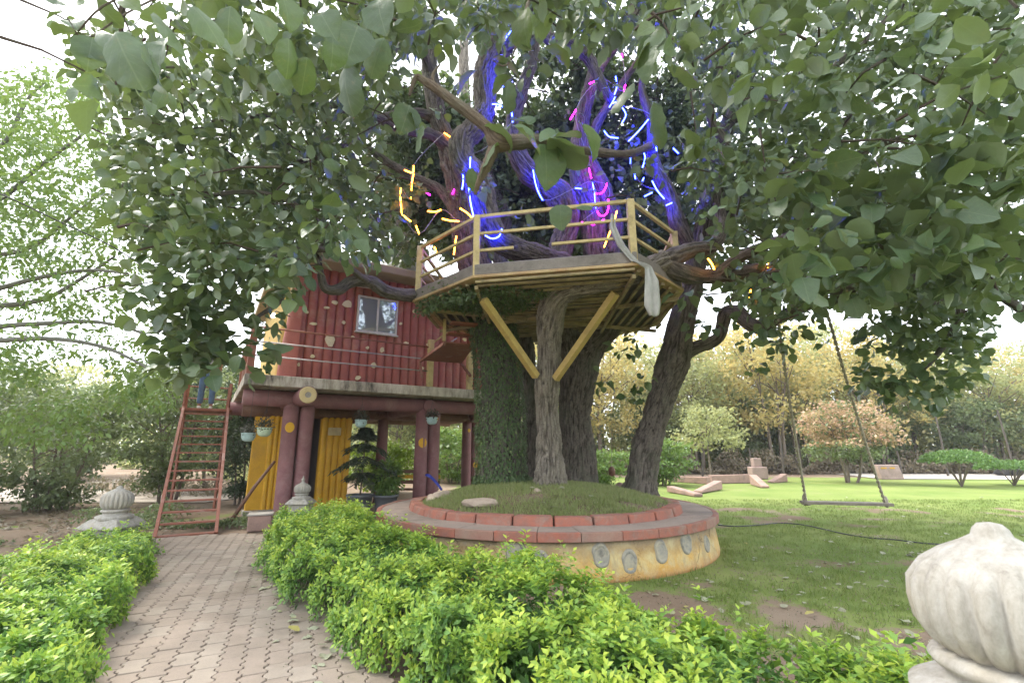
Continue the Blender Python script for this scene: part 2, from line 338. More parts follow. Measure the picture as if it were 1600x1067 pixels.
# ------------------------------------------------------------------ leaves as numpy
def proto(rows, wid, fold=.12, droop=.25, wav=0.05):
    """rows/width pairs along the midrib; returns verts (local x across, y along, z up) and faces"""
    v = [(0, 0, 0)]; f = []
    for i, (t, wd) in enumerate(zip(rows, wid)):
        zz = -droop*t*t+wav*math.sin(i*2.1); v += [(-wd, t, zz+fold*wd*2), (0, t, zz), (wd, t, zz+fold*wd*2)]
    v.append((0, 1, -droop)); n = len(rows)
    f += [(0, 2, 1), (0, 3, 2)]
    for i in range(n-1):
        a = 1+3*i; b = a+3; f += [(a, a+1, b+1, b), (a+1, a+2, b+2, b+1)]
    a = 1+3*(n-1); f += [(a, a+1, len(v)-1), (a+1, a+2, len(v)-1)]
    return np.array(v, np.float32), f
BROAD = proto([.12, .45, .8], [.25, .44, .36], .14, .22, .06)
BROAD2 = proto([.15, .5, .82], [.3, .4, .25], -.1, .35, .05)
BIG = proto([.04, .12, .24, .38, .52, .66, .78, .88, .95], [.14, .27, .38, .44, .45, .41, .33, .22, .11], .16, .25, .008)
BIG2 = proto([.04, .12, .24, .38, .52, .66, .78, .88, .95], [.12, .25, .33, .38, .38, .35, .28, .19, .1], -.2, .45, .008)
OVAL = proto([.35, .7], [.22, .2], .2, .2, 0)
SMALL = (np.array([(0, 0, 0), (-.26, .45, .06), (.26, .45, .06), (0, 1, -.1), (0, .5, -.02)], np.float32), [(0, 4, 1), (0, 2, 4), (1, 4, 3), (4, 2, 3)])
QUAD = (np.array([(0, 0, 0), (-.3, .5, .08), (.3, .5, .08), (0, 1, -.05)], np.float32), [(0, 2, 3, 1)])
BLADE = (np.array([(-.06, 0, 0), (.06, 0, 0), (.04, .6, .06), (0, 1, .25), (-.04, .6, .06)], np.float32), [(0, 1, 2, 4), (4, 2, 3)])
def ragged(pr, seed):
    V, Fc = pr; V = V.copy(); g_ = np.random.default_rng(seed)
    e = np.abs(V[:, 0]) > .05; V[e, 0] *= 1+g_.uniform(-.13, .10, e.sum()); V[e, 1] += g_.uniform(-.015, .015, e.sum()); V[e, 2] += g_.uniform(-.05, .05, e.sum()); return V, Fc
LEAF_A = ragged(proto([.1, .34, .62, .86], [.24, .42, .40, .2], .16, .28, .03), 3); LEAF_B = ragged(proto([.1, .36, .66, .88], [.16, .33, .29, .14], -.22, .5, .03), 4)
BIG, BIG2 = ragged(BIG, 1), ragged(BIG2, 5)
def norm(a): return a/np.maximum(np.linalg.norm(a, axis=1, keepdims=True), 1e-6)
def frames(ax, nr):
    ax = norm(ax); sd_ = norm(np.cross(ax, nr)); up = np.cross(sd_, ax); return sd_, ax, up
def leaf_mesh(name, pr, pos, ax, nr, size, tint, mat):
    V, Fc = pr; sd_, ax, up = frames(ax, nr); n = len(pos)
    vs = pos[:, None]+size[:, None, None]*(V[None, :, 0:1]*sd_[:, None]+V[None, :, 1:2]*ax[:, None]+V[None, :, 2:3]*up[:, None])
    k = len(V); vs = vs.reshape(-1, 3).astype(np.float32)
    flat = np.concatenate([np.array(f) for f in Fc]); lens = np.array([len(f) for f in Fc])
    idx = (flat[None]+(np.arange(n)*k)[:, None]).ravel().astype(np.int32); tot = np.tile(lens, n); st = np.concatenate([[0], np.cumsum(tot)[:-1]]).astype(np.int32)
    me = bpy.data.meshes.new(name); me.vertices.add(len(vs)); me.vertices.foreach_set('co', vs.ravel())
    me.loops.add(len(idx)); me.loops.foreach_set('vertex_index', idx); me.polygons.add(len(st)); me.polygons.foreach_set('loop_start', st)
    try: me.polygons.foreach_set('loop_total', tot.astype(np.int32))
    except Exception: pass
    me.polygons.foreach_set('use_smooth', np.ones(len(st), bool))
    at = me.attributes.new('tint', 'FLOAT', 'POINT'); at.data.foreach_set('value', np.repeat(tint, k).astype(np.float32))
    lp = me.attributes.new('leafpos', 'FLOAT_VECTOR', 'POINT'); lp.data.foreach_set('vector', np.tile(V, (n, 1)).astype(np.float32).ravel())
    me.materials.append(mat); me.update(calc_edges=True); return me
_pc = {}
def single(pr, mat, tint, key):
    k = (key, mat.name, round(tint, 1))
    if k not in _pc:
        z = np.zeros((1, 3)); _pc[k] = leaf_mesh('leaf', pr, z, np.array([[0, 1., 0]]), np.array([[0, 0, 1.]]), np.ones(1), np.array([k[2]]), mat)
    return _pc[k]
def foliage(root, pr, pos, ax, nr, size, tint, mat, key, parts=300, name='foliage', edge=0):
    """the nearest leaves in view become single parts, the rest one stuff part"""
    x, y, f = proj(pos); score = size/f*F; score = np.where((x > -10) & (x < 1610) & (y > -10) & (y < 1077) & (pos[:, 1] > 0), score, 0)
    order = np.argsort(-score); pick = order[:parts]; rest = order[parts:]
    if parts:
        sd_, a2, up = frames(ax[pick], nr[pick]); inv = W(root).inverted()
        for i, j in enumerate(pick):
            s = float(size[j]); me = single(pr, mat, float(tint[j]), key); o = bpy.data.objects.new('leaf', me)
            COL.objects.link(o); o.parent = root
            m = Matrix(((sd_[i][0]*s, a2[i][0]*s, up[i][0]*s, pos[j][0]), (sd_[i][1]*s, a2[i][1]*s, up[i][1]*s, pos[j][1]), (sd_[i][2]*s, a2[i][2]*s, up[i][2]*s, pos[j][2]), (0, 0, 0, 1)))
            o.matrix_basis = inv @ m
    if len(rest):
        o = obj(name, leaf_mesh(name, pr, pos[rest], ax[rest], nr[rest], size[rest], tint[rest], mat), None, root); o['kind'] = 'stuff'
def rnd(n, s=1.0): return rng.normal(0, s, (n, 3))
_g = rng.random((24, 24, 24))
def vnoise(p, s):
    q = np.asarray(p)*s; i = np.floor(q).astype(int); t = q-i; t = t*t*(3-2*t); r = 0
    for dx in (0, 1):
        for dy in (0, 1):
            for dz in (0, 1):
                wgt = (t[:, 0] if dx else 1-t[:, 0])*(t[:, 1] if dy else 1-t[:, 1])*(t[:, 2] if dz else 1-t[:, 2])
                r = r+wgt*_g[(i[:, 0]+dx) % 24, (i[:, 1]+dy) % 24, (i[:, 2]+dz) % 24]
    return r
def inpoly(x, y, poly):
    ins = np.zeros(len(x), bool); n = len(poly); j = n-1
    for i in range(n):
        xi, yi = poly[i]; xj, yj = poly[j]
        c = ((yi > y) != (yj > y)) & (x < (xj-xi)*(y-yi)/((yj-yi) or 1e-9)+xi); ins ^= c; j = i
    return ins
def sprigs(cent, per, rad, size, droop=.35, jit=.5):
    """leaf clumps round sprig centres"""
    n = len(cent); c = np.repeat(cent, per, 0); d = norm(rnd(n*per)*[1, 1, .6]); pos = c+d*rng.uniform(.2, 1, (n*per, 1))*rad
    ax = d+np.array([0, 0, -droop])+rnd(n*per, .25); nr = np.array([0, 0, 1.])+rnd(n*per, jit)
    sz = size*rng.uniform(.55, 1.2, n*per); tb = np.repeat(rng.random(n), per); tint = np.clip(.6*tb+.4*rng.random(n*per), 0, 1)
    return pos, ax, nr, sz, tint

# ------------------------------------------------------------------ ground
RC = Vector((.55, 8.65)); RR = 2.78
HA = R(57.7); U = Vector((math.sin(HA), math.cos(HA), 0)); Vv = Vector((-math.cos(HA), math.sin(HA), 0)); C0 = Vector((-5.22, 9.1, 0))
def hl(du, dv, z): return C0+U*du+Vv*dv+Vector((0, 0, z))
def grass_amount(x, y):
    p = np.stack([x, y, np.zeros_like(x)], 1)
    n = .6*vnoise(p, .8)+.4*vnoise(p+5, 2.2)
    lawn = np.clip((x+.9+.1*y)/1.2, 0, 1)*np.clip((27.5-y)/1.0, 0, 1)
    n3 = vnoise(p+11, 1.9)
    g = lawn*(.60+.28*np.clip((np.hypot(x-.8, y-2.8)-1.8)/4.0, 0, 1)+(n-.5)*1.3+(n3-.5)*1.5)
    g = np.where(y > 13, np.maximum(g, lawn*(.72+.3*(n-.5))), g)
    left = (x < -6.5) & (y < 16); g = np.where(left, (n-.42)*2*.8, g)
    far = y > 30; g = np.where(far, .25+.4*(n-.5), g)
    return np.clip(g, 0, 1)
def build_ground():
    def axis(lo, hi, step, far):
        a = list(np.arange(lo, hi, step)); s = step*1.5; q = hi
        while q < far: a.append(q); s *= 1.35; q += s
        a.append(far); s = step*1.5; q = lo-s; pre = []
        while q > -far: pre.append(q); s *= 1.35; q -= s
        pre.append(-far); return np.array(pre[::-1]+a)
    xs = axis(-12, 16, .16, 600); ys = axis(0, 30, .16, 600); X, Y = np.meshgrid(xs, ys); x = X.ravel(); y = Y.ravel()
    z = (vnoise(np.stack([x, y, 0*x], 1), .9)-.5)*.03*np.clip(abs(y)/1, 0, 1); pathish = np.abs((x+5.75)*U.x+(y-8.85)*U.y) < 1.6; z = np.where(pathish, -.012, z-.015)
    co = np.stack([x, y, z], 1).astype(np.float32); nx, ny = len(xs), len(ys)
    i = (np.arange(ny-1)[:, None]*nx+np.arange(nx-1)[None]).ravel(); fs = np.stack([i, i+1, i+nx+1, i+nx], 1)
    me = bpy.data.meshes.new('ground'); me.from_pydata(co.tolist(), [], fs.tolist()); at = me.attributes.new('grass', 'FLOAT', 'POINT')
    at.data.foreach_set('value', grass_amount(x, y).astype(np.float32)); me.materials.append(M['ground'])
    me.polygons.foreach_set('use_smooth', [True]*len(me.polygons)); o = bpy.data.objects.new('ground', me); COL.objects.link(o); o['kind'] = 'structure'
build_ground()
# pale concrete lane beyond the lawn and tracks on the left
def sheet(name, poly, z, mat): struct(name, MB().prism(poly, z-.02, z), mat)
sheet('far_lane', [(19, 25.2), (48, 22), (60, 27), (20, 30.5)], .03, mat_worn('pale_concrete', (.55, .5, .44), (.48, .43, .37), 1, (.35, .29, .22), .5))
sheet('dirt_track', [(-30, 14), (-8.8, 14.2), (-8, 17.5), (-30, 20)], .02, mat_worn('track_dust', (.38, .32, .26), (.3, .25, .2), 1, (.22, .17, .12), .5))
# grass blades
def grass():
    n = 330000; Y = 2.6+12.5*rng.random(n)**.85; X = rng.uniform(-1.2, 1.15, n)*Y; ok = X > -.8; X, Y = X[ok], Y[ok]
    g = grass_amount(X, Y); cl = vnoise(np.stack([X, Y, 0*X], 1), 6)
    keep = (rng.random(len(X)) < np.clip((g-.32)*2.2, 0, 1)*np.clip(cl*1.6-.2, 0, 1)) & (np.hypot(X-RC.x, Y-RC.y) > RR+.02); X, Y = X[keep], Y[keep]; n = len(X)
    pos = np.stack([X, Y, np.full(n, -.01)], 1); ax = np.array([0, 0, 1.])+rnd(n, .38); nr = rnd(n)
    me = leaf_mesh('grass_blades', BLADE, pos, ax, nr, rng.uniform(.025, .07, n)*1.0, rng.random(n), M['grass'])
    o = obj('lawn_grass', me); tag(o, 'short patchy green lawn grass in front of the swing and round the planter', 'grass', kind='stuff')
grass()
# path of zigzag pavers
def path():
    h = R(-24); a = Vector((math.sin(h), math.cos(h))); b = Vector((a.y, -a.x))     # a along, b across
    pl = [G(120, 1100), G(660, 1100), G(430, 858), G(420, 838), G(215, 845)]; poly = [(p.x, p.y) for p in pl]
    poly = [(-2.2, 1.6), (.2, 1.6)]+[(-.6, 3.35), (-3.8, 8.5), (-4.2, 9.1), (-6.7, 8.85), (-6.3, 8.0)]+[(-2.75, 3.3)]
    cx = [p[0] for p in poly]; cy = [p[1] for p in poly]
    base = struct('path', MB().prism([(p[0], p[1]) for p in poly], -.03, .0), M['soil'])
    L, Wd, zg, gap = .24, .155, .026, .007
    def pv(mat):
        o = [(-L/2, 0), (-L*.36, 0), (-L*.25, zg), (-L*.12, zg), (0, 0), (L*.14, 0), (L*.25, zg), (L*.38, zg), (L/2, 0)]
        e = gap/2; top = [(x*(1-gap/L), y+Wd-e) for x, y in o]; bot = [(x*(1-gap/L), y+e) for x, y in o]
        m = MB(); poly2 = bot+top[::-1]; inner = [(x*.965, (y-Wd/2)*.93+Wd/2) for x, y in poly2]; n = len(poly2)
        m.add([(x, y, 0) for x, y in poly2]+[(x, y, .012) for x, y in poly2]+[(x, y, .018) for x, y in inner], [(i, (i+1) % n, n+(i+1) % n, n+i) for i in range(n)]+[(n+i, n+(i+1) % n, 2*n+(i+1) % n, 2*n+i) for i in range(n)]+[tuple(range(2*n, 3*n))])
        return m
    ms = [pv(None).mesh('paver', M['paver']), pv(None).mesh('paver', M['paver_b'])]; cand = []
    for i in range(-60, 60):
        for j in range(-90, 90):
            # long side lies across, rows step along
            q = a*(i*L+(j % 2)*L*.5)+b*(j*Wd)+Vector((-2.5, 5.5)); cand.append((q.x, q.y))
    c = np.array(cand); ins = inpoly(c[:, 0], c[:, 1], poly); c = c[ins]; x, y, f = proj(np.column_stack([c, np.zeros(len(c))]))
    inv = (x > -20) & (x < 1620) & (y < 1110); c = c[inv]; order = np.argsort(c[:, 1]); rz = math.atan2(a.y, a.x); rest = MB()
    pm = pv(None)
    for k, i in enumerate(order):
        zz = random.uniform(-.003, .003); tx, ty = random.uniform(-.012, .012), random.uniform(-.012, .012)
        if k < 300:
            o = bpy.data.objects.new('paver', ms[random.random() < .35]); COL.objects.link(o); o.parent = base; o.matrix_parent_inverse = W(base).inverted()
            o.location = (c[i][0], c[i][1], zz); o.rotation_euler = (tx, ty, rz+random.uniform(-.01, .01))
        else:
            mt = Matrix.Translation((c[i][0], c[i][1], zz)) @ Matrix.Rotation(rz, 4, 'Z'); rest.add([mt @ Vector(v) for v in pm.v], pm.f)
    o = obj('far_pavers', rest, M['paver'], base); o['kind'] = 'stuff'
    # weeds in the joints on the right
    n = 5000; t = rng.random(n); px = -1.0-3.0*t+rng.normal(-.18, .2, n); py = 3.4+4.9*t; pos = np.stack([px, py, np.full(n, .005)], 1)
    k = vnoise(pos, 5) > .52; pos = pos[k]; n = len(pos)
    o = obj('joint_weeds', leaf_mesh('joint_weeds', SMALL, pos, rnd(n)*[1, 1, .3]+[0, 0, .3], np.array([0, 0, 1.])+rnd(n, .3), rng.uniform(.012, .03, n), rng.random(n), M['olive']))
    tag(o, 'small green weeds growing in the paver joints beside the right hedge', 'weeds', kind='stuff')
path()

# ------------------------------------------------------------------ planter
def planter():
    t = thing('round_planter', 'round yellow plastered planter wall with red coping round the tree trunks', 'planter', (RC.x, RC.y, 0))
    cx, cy = RC
    m = MB(); m.lathe([(RR-.0, -.05), (RR+.01, .03), (RR-.01, .18), (RR-.03, .34), (RR-.04, .46), (RR-.4, .46)], 160, (cx, cy, 0)); obj('wall', m, M['plaster'], t, smooth=True)
    def arc(r0, r1, a0, a1, z0, z1, n=5):
        m = MB(); vs = []
        for i in range(n+1):
            a = a0+(a1-a0)*i/n
            for r, z in ((r0, z0), (r1, z0), (r1, z1), (r0, z1)): vs.append((cx+r*math.cos(a), cy+r*math.sin(a), z))
        fs = [(3, 2, 1, 0), tuple(n*4+k for k in range(4))]
        for i in range(n):
            for k in range(4): fs.append((i*4+k, i*4+(k+1) % 4, i*4+4+(k+1) % 4, i*4+4+k))
        m.add(vs, fs); return m
    NB = 34
    for i in range(NB):
        a0 = 2*math.pi*i/NB; j = random.uniform(-.006, .006); rr = RR-.24+j
        mm = M['brickred'] if (i*7) % 10 > 2 else M['brickdull']
        obj('coping_brick', arc(RR-.045, RR+.03+j, a0+.0012, a0+2*math.pi/NB-.0012, .44, .548+j, 3), mm, t, bev=.006)
        j = random.uniform(-.004, .004)
        obj('ledge_slab', arc(RR-.52, RR-.048, a0+.0012, a0+2*math.pi/NB-.0012, .455, .543+j, 3), M['ledge'], t)
    NC = 27
    for i in range(NC):
        a0 = 2*math.pi*i/NC+.05; j = random.uniform(-.012, .012); g = random.uniform(.003, .008)
        m = arc(RR-.66+j, RR-.46+j, a0+g, a0+2*math.pi/NC-g, .45, .655+j, 3)
        # outer top edge leans inwards
        m.v = [(cx+(x-cx)*(1-(.02 if z > .6 else 0)), cy+(y-cy)*(1-(.02 if z > .6 else 0)), z) for x, y, z in m.v]
        obj('curb_stone', m, M['brickred'], t, bev=.015)
    # round grey patches on the wall
    for px, py, rp in ((805, 862, 13), (845, 880, 12), (940, 868, 13), (985, 880, 13), (1075, 848, 9), (1106, 850, 6), (1035, 862, 11)):
        r = ray(px, py); A = r[0]**2+r[1]**2; B = -2*(r[0]*cx+r[1]*cy); Cc = cx*cx+cy*cy-RR*RR; tt = (-B-math.sqrt(max(B*B-4*A*Cc, 0)))/(2*A)
        p = Vector((r[0]*tt, r[1]*tt, H+r[2]*tt)); a = math.atan2(p.y-cy, p.x-cx); rad = rp/ (F/6.6); rad = .115 if rp > 7 else .09
        m = MB(); vs = []; n = 20; z0 = min(max(p.z, .2), .33); ring = []
        for q, (k, off) in enumerate(((1.0, -.006), (.86, .012), (.74, .012), (.6, .001), (.0001, .001))):
            for i in range(n):
                b2 = 2*math.pi*i/n; dx = math.cos(b2)*rad*k*(1+.1*math.sin(2*b2+px)+.06*math.sin(5*b2+py)); dz = math.sin(b2)*rad*1.25*k
                aa = a+dx/RR; rr2 = RR-.005+off-.03*max(0, (z0+dz-.2)/.26); vs.append((cx+rr2*math.cos(aa), cy+rr2*math.sin(aa), z0+dz))
        m.add(vs, [(q*n+i, q*n+(i+1) % n, (q+1)*n+(i+1) % n, (q+1)*n+i) for q in range(4) for i in range(n)])
        obj('round_patch', m, M['patch'], t)
    # mound
    m = MB(); n = 64; prof = [(RR-.62, .58), (RR-.9, .66), (1.3, .8), (.7, .86), (.01, .88)]
    m.lathe(prof, n, (cx, cy, 0)); m.v = [(x, y, z+.04*math.sin(x*4+y*3)*math.sin(y*5)) for x, y, z in m.v]; obj('soil_mound', m, M['soil'], t, smooth=True)
    n = 60000; r = (RR-.64)*np.sqrt(rng.random(n)); a = rng.uniform(0, 6.2832, n); x = cx+r*np.cos(a); y = cy+r*np.sin(a)
    z = np.interp(r, [0, .7, 1.3, RR-.9, RR-.62], [.88, .86, .8, .66, .57]); k = vnoise(np.stack([x, y, z], 1), 3)+rng.random(n)*.5 > .55; pos = np.stack([x, y, z], 1)[k]; n = len(pos)
    gm = leaf_mesh('mound_grass', BLADE, pos, np.array([0, 0, 1.])+rnd(n, .45), rnd(n), rng.uniform(.04, .10, n), rng.random(n), M['mound'])
    o = obj('mound_grass', gm, None, t); o['kind'] = 'stuff'
M['patch'] = mat_worn('grey_cement_patch', (.22, .22, .2), (.4, .36, .26), 9, (.07, .07, .065), .9, .95, .6, 30)
M['mound'] = mat_leaf('mound_grass', (.2, .29, .08), (.3, .37, .13), (.48, .45, .22), (.2, .22, .1), .4)
planter()
def on_mound(px, py):
    z = .7
    for _ in range(12):
        g = G(px, py, z); rr = math.hypot(g.x-RC.x, g.y-RC.y); kk = min(1, (RR-.85)/max(rr, .01)); g = Vector((RC.x+(g.x-RC.x)*kk, RC.y+(g.y-RC.y)*kk, 0)); rr *= kk; z = float(np.interp(rr, [0, .7, 1.3, RR-.9, RR-.62], [.88, .86, .8, .66, .58]))*.6+z*.4
    return g, z
def rock_mesh(sx, sy, sz, seed, mat):
    import bmesh
    bm = bmesh.new(); bmesh.ops.create_icosphere(bm, subdivisions=2, radius=1); rs = random.Random(seed)
    pl = [(Vector((rs.uniform(-1, 1), rs.uniform(-1, 1), rs.uniform(-.5, 1))).normalized(), rs.uniform(.55, .85)) for _ in range(9)]
    for v in bm.verts:
        for nn, d in pl:
            k = v.co.dot(nn)-d
            if k > 0: v.co -= nn*k*.9
        v.co = Vector((v.co.x*sx, v.co.y*sy, v.co.z*sz))+Vector((rs.uniform(-1, 1), rs.uniform(-1, 1), rs.uniform(-1, 1)))*.03*sx
    me = bpy.data.meshes.new('rock'); bm.to_mesh(me); bm.free(); me.materials.append(mat); return me
rocks = [(750, 790, .62, .28, .16, .06, 'flat pale rock near the front left edge of the mound'), (985, 748, .8, .24, .18, .08, 'pale flat rock right of the dark trunk'), (922, 745, .86, .22, .16, .10, 'pinkish rock between the grey and the leaning trunk'),
    (690, 778, .62, .25, .14, .06, 'long pale rock at the left end of the mound'), (660, 783, .6, .2, .12, .05, 'small flat rock at the far left of the mound'), (840, 772, .68, .06, .05, .03, 'small pebble on the grass below the grey trunk'), (1040, 765, .66, .22, .15, .12, 'square pink block at the right edge of the mound'),
    (1075, 758, .58, .25, .2, .07, 'flat pink slab behind the right rim of the mound'), (905, 758, .8, .14, .1, .08, 'reddish stone just right of the grey trunk foot')]
for i, (x, y, z, a, b_, c, lab) in enumerate(rocks):
    g, z = on_mound(x, y); o = obj('rock', rock_mesh(a*1.05, b_*1.05, c*1.5, i, M['pinkstone'] if 'pink' in lab or 'red' in lab else M['rock']), world=False); o.location = (g.x, g.y, z+.05); o.rotation_euler = (0, 0, i*1.3); tag(o, lab, 'rock', 'rocks on the planter mound')

# ------------------------------------------------------------------ trees
def branch(root, name, pts, mat, seg=14, rough=.05, sm=5, label=None):
    p3 = [P(x, y, Y) for x, y, Y, r in pts]; big = max(q[3] for q in pts[1:]) > .055
    if big:
        Lt = sum((p3[i+1]-p3[i]).length for i in range(len(p3)-1)); sm = max(6, int(Lt/(len(p3)-1)/(.045 if seg > 20 else .06))); m = MB().tube(p3, [q[3] for q in pts], 110 if seg > 20 and mat is not M['bark_thin'] else 48, True, 0, sm)
        fissure(m, .055 if mat is not M['bark_thin'] else .03, len(bpy.data.objects) % 17)
    else: m = MB().tube(p3, [q[3] for q in pts], seg, True, rough, sm); m.cav = np.full(len(m.v), .6, np.float32)
    o = obj(name, m, mat, root, smooth=True)
    if label: o['label'] = label
    return o
def root_at(x, y, Y, name, label): return thing(name, label, 'tree', P(x, y, Y))
T = {}
T['ivy'] = root_at(785, 765, 9.3, 'broadleaf_tree', 'thick leftmost trunk of the planter wrapped in dark ivy, spreading over the red house')
T['pale'] = root_at(860, 758, 8.7, 'broadleaf_tree', 'slender tree with pale grey deeply cracked bark between the two yellow deck braces')
T['dark'] = root_at(903, 748, 10.2, 'broadleaf_tree', 'dark forked tree whose limbs pass through the middle of the deck with blue lights')
T['right'] = root_at(1000, 762, 9.4, 'broadleaf_tree', 'dark tree leaning right at the planter edge beside the swing')
T['back'] = root_at(832, 745, 10.6, 'broadleaf_tree', 'thin dark trunk hidden between the ivy trunk and the grey trunk')
B = M['bark']
branch(T['ivy'], 'trunk', [(785, 775, 9.3, .50), (784, 740, 9.3, .40), (782, 650, 9.3, .37), (777, 560, 9.3, .36), (768, 500, 9.2, .38), (752, 450, 9.1, .34), (735, 400, 9.0, .3), (722, 340, 8.9, .26), (715, 285, 8.8, .24), (700, 230, 8.8, .21), (682, 175, 8.7, .18), (672, 110, 8.6, .16), (668, 50, 8.6, .14), (650, -30, 8.5, .12), (640, -150, 8.2, .08)], B, 28, .07)
branch(T['ivy'], 'branch', [(704, 235, 8.8, .16), (675, 211, 8.4, .12), (627, 200, 8.0, .11), (570, 178, 7.6, .08), (500, 165, 7.1, .06), (420, 180, 6.6, .04), (330, 190, 6.2, .02)], B)
branch(T['ivy'], 'branch', [(690, 190, 8.8, .13), (650, 176, 8.5, .09), (600, 185, 8.1, .08), (560, 215, 7.8, .06), (480, 250, 7.2, .04), (400, 262, 6.8, .025)], B)
branch(T['ivy'], 'branch', [(675, 120, 8.6, .12), (655, 75, 8.1, .09), (622, 74, 7.6, .07), (600, 105, 7.2, .06), (590, 130, 6.9, .03)], B)
branch(T['ivy'], 'branch', [(700, 445, 8.8, .15), (650, 461, 8.0, .11), (605, 456, 7.6, .10), (578, 440, 7.4, .095), (548, 441, 7.2, .085), (528, 453, 7.1, .085), (508, 450, 7.0, .07), (500, 425, 6.9, .06), (496, 395, 6.8, .06), (503, 360, 6.7, .05), (480, 335, 6.5, .045), (440, 310, 6.3, .035), (380, 300, 6.1, .03), (300, 310, 5.8, .02)], B)
branch(T['ivy'], 'branch', [(500, 372, 6.7, .05), (470, 400, 6.6, .045), (450, 432, 6.5, .04), (438, 470, 6.4, .035), (410, 490, 6.3, .028), (380, 510, 6.1, .015)], B, 8)
branch(T['ivy'], 'branch', [(575, 440, 7.3, .06), (545, 417, 7.0, .05), (530, 400, 6.8, .04), (500, 388, 6.6, .04), (470, 385, 6.4, .03), (430, 400, 6.1, .025), (350, 420, 5.8, .015)], B, 8)
branch(T['ivy'], 'branch', [(725, 350, 8.9, .15), (690, 300, 9.2, .12), (655, 280, 9.4, .1), (600, 250, 9.6, .08), (540, 200, 9.6, .06), (480, 120, 9.4, .04), (430, 60, 9.2, .02)], B)
branch(T['pale'], 'trunk', [(860, 772, 8.7, .37), (860, 752, 8.7, .29), (859, 730, 8.65, .25), (858, 700, 8.6, .235), (855, 640, 8.4, .21), (856, 600, 8.2, .215), (858, 520, 7.8, .21), (864, 480, 7.5, .22), (880, 455, 7.25, .21), (935, 438, 7.0, .18), (1000, 424, 6.9, .16), (1040, 406, 6.9, .16)], M['bark_pale'], 26, .07)
branch(T['pale'], 'branch', [(1030, 412, 6.9, .15), (1075, 392, 7, .13), (1115, 383, 7.2, .11), (1128, 350, 7.3, .1), (1122, 300, 7.3, .09), (1140, 240, 7.2, .08), (1110, 180, 7, .06), (1130, 100, 6.6, .04)], B)
branch(T['pale'], 'branch', [(1030, 410, 6.92, .14), (1085, 431, 7, .13), (1150, 428, 7.2, .125), (1190, 424, 7.2, .115), (1230, 436, 7.2, .12), (1262, 448, 7.1, .1), (1320, 450, 7, .1), (1370, 440, 6.8, .08), (1430, 436, 6.6, .07), (1500, 415, 6.4, .05), (1600, 400, 6.2, .04), (1700, 380, 6, .03)], B)
branch(T['pale'], 'branch', [(1120, 430, 7.1, .1), (1160, 400, 6.8, .08), (1230, 370, 6.2, .06), (1290, 340, 5.6, .045), (1340, 310, 5.1, .035), (1400, 290, 4.8, .02)], B, 8)
branch(T['dark'], 'trunk', [(903, 765, 10.2, .42), (903, 735, 10.2, .36), (900, 650, 10.1, .32), (905, 590, 10, .36), (912, 560, 9.95, .36), (930, 535, 9.9, .3), (955, 500, 9.7, .28), (952, 450, 9.6, .27), (932, 398, 9.4, .25), (925, 337, 9.3, .26), (908, 281, 9.2, .23), (904, 243, 9.1, .2), (912, 180, 9, .16), (932, 110, 8.9, .17), (965, 60, 8.8, .17), (990, 15, 8.7, .17), (1003, -40, 8.6, .15), (1020, -150, 8.2, .1)], B, 26, .07)
branch(T['dark'], 'branch', [(900, 590, 10, .25), (885, 520, 9.8, .26), (880, 460, 9.5, .25), (874, 400, 9.2, .23), (886, 350, 9.2, .24), (876, 312, 9.1, .29), (850, 287, 9.0, .26), (822, 266, 8.9, .23), (806, 235, 8.8, .2), (802, 190, 8.8, .16), (815, 140, 8.8, .14), (835, 80, 8.9, .12), (830, 0, 9, .1), (830, -80, 9, .08)], B, 24, .07)
branch(T['dark'], 'branch', [(880, 412, 8.9, .2), (838, 400, 8.0, .2), (800, 388, 7.6, .19), (775, 374, 7.4, .19), (757, 330, 7.35, .22), (745, 285, 7.4, .22), (724, 255, 7.45, .22), (722, 222, 7.5, .22), (742, 198, 7.6, .2), (757, 172, 7.7, .2), (757, 125, 7.8, .21), (768, 88, 7.8, .25), (787, 55, 8, .28), (800, 0, 8.2, .27), (810, -60, 8.3, .18), (830, -180, 8.2, .1)], B, 24, .07)
branch(T['dark'], 'branch', [(803, 10, 8.2, .15), (835, 10, 8.1, .12), (855, 56, 8, .12), (872, 66, 8, .12), (893, 68, 8, .12), (910, 82, 8.1, .12), (925, 100, 8.2, .11), (942, 135, 8.3, .1), (955, 160, 8.4, .06)], B)
branch(T['dark'], 'branch', [(955, 398, 9.5, .2), (962, 350, 9.4, .17), (940, 290, 9.3, .16), (920, 245, 9.1, .14), (930, 200, 9, .11), (960, 150, 9, .09), (1000, 90, 8.8, .06)], B)
branch(T['dark'], 'branch', [(724, 340, 11.3, .2), (727, 200, 11.5, .17), (724, 100, 11.6, .15), (725, 0, 11.6, .13), (730, -80, 11.6, .1)], M['bark_pale'])
branch(T['right'], 'trunk', [(998, 778, 9.4, .40), (1000, 755, 9.4, .31), (1010, 700, 9.4, .26), (1028, 635, 9.3, .25), (1050, 575, 9.2, .27), (1062, 520, 9, .25), (1076, 460, 8.8, .24), (1088, 410, 8.6, .2), (1100, 350, 8.4, .17), (1115, 270, 8.3, .15), (1135, 200, 8.2, .13), (1160, 120, 8, .11), (1200, 40, 7.8, .09), (1230, -60, 7.4, .06)], B, 26, .07)
branch(T['right'], 'branch', [(1058, 558, 9.2, .17), (1085, 545, 9.1, .12), (1120, 530, 8.9, .115), (1129, 508, 8.8, .12), (1134, 489, 8.7, .13), (1152, 489, 8.6, .13), (1170, 505, 8.5, .12), (1190, 511, 8.4, .12), (1212, 500, 8.3, .09), (1240, 485, 8.2, .1), (1280, 474, 8, .08), (1340, 466, 7.8, .06)], B)
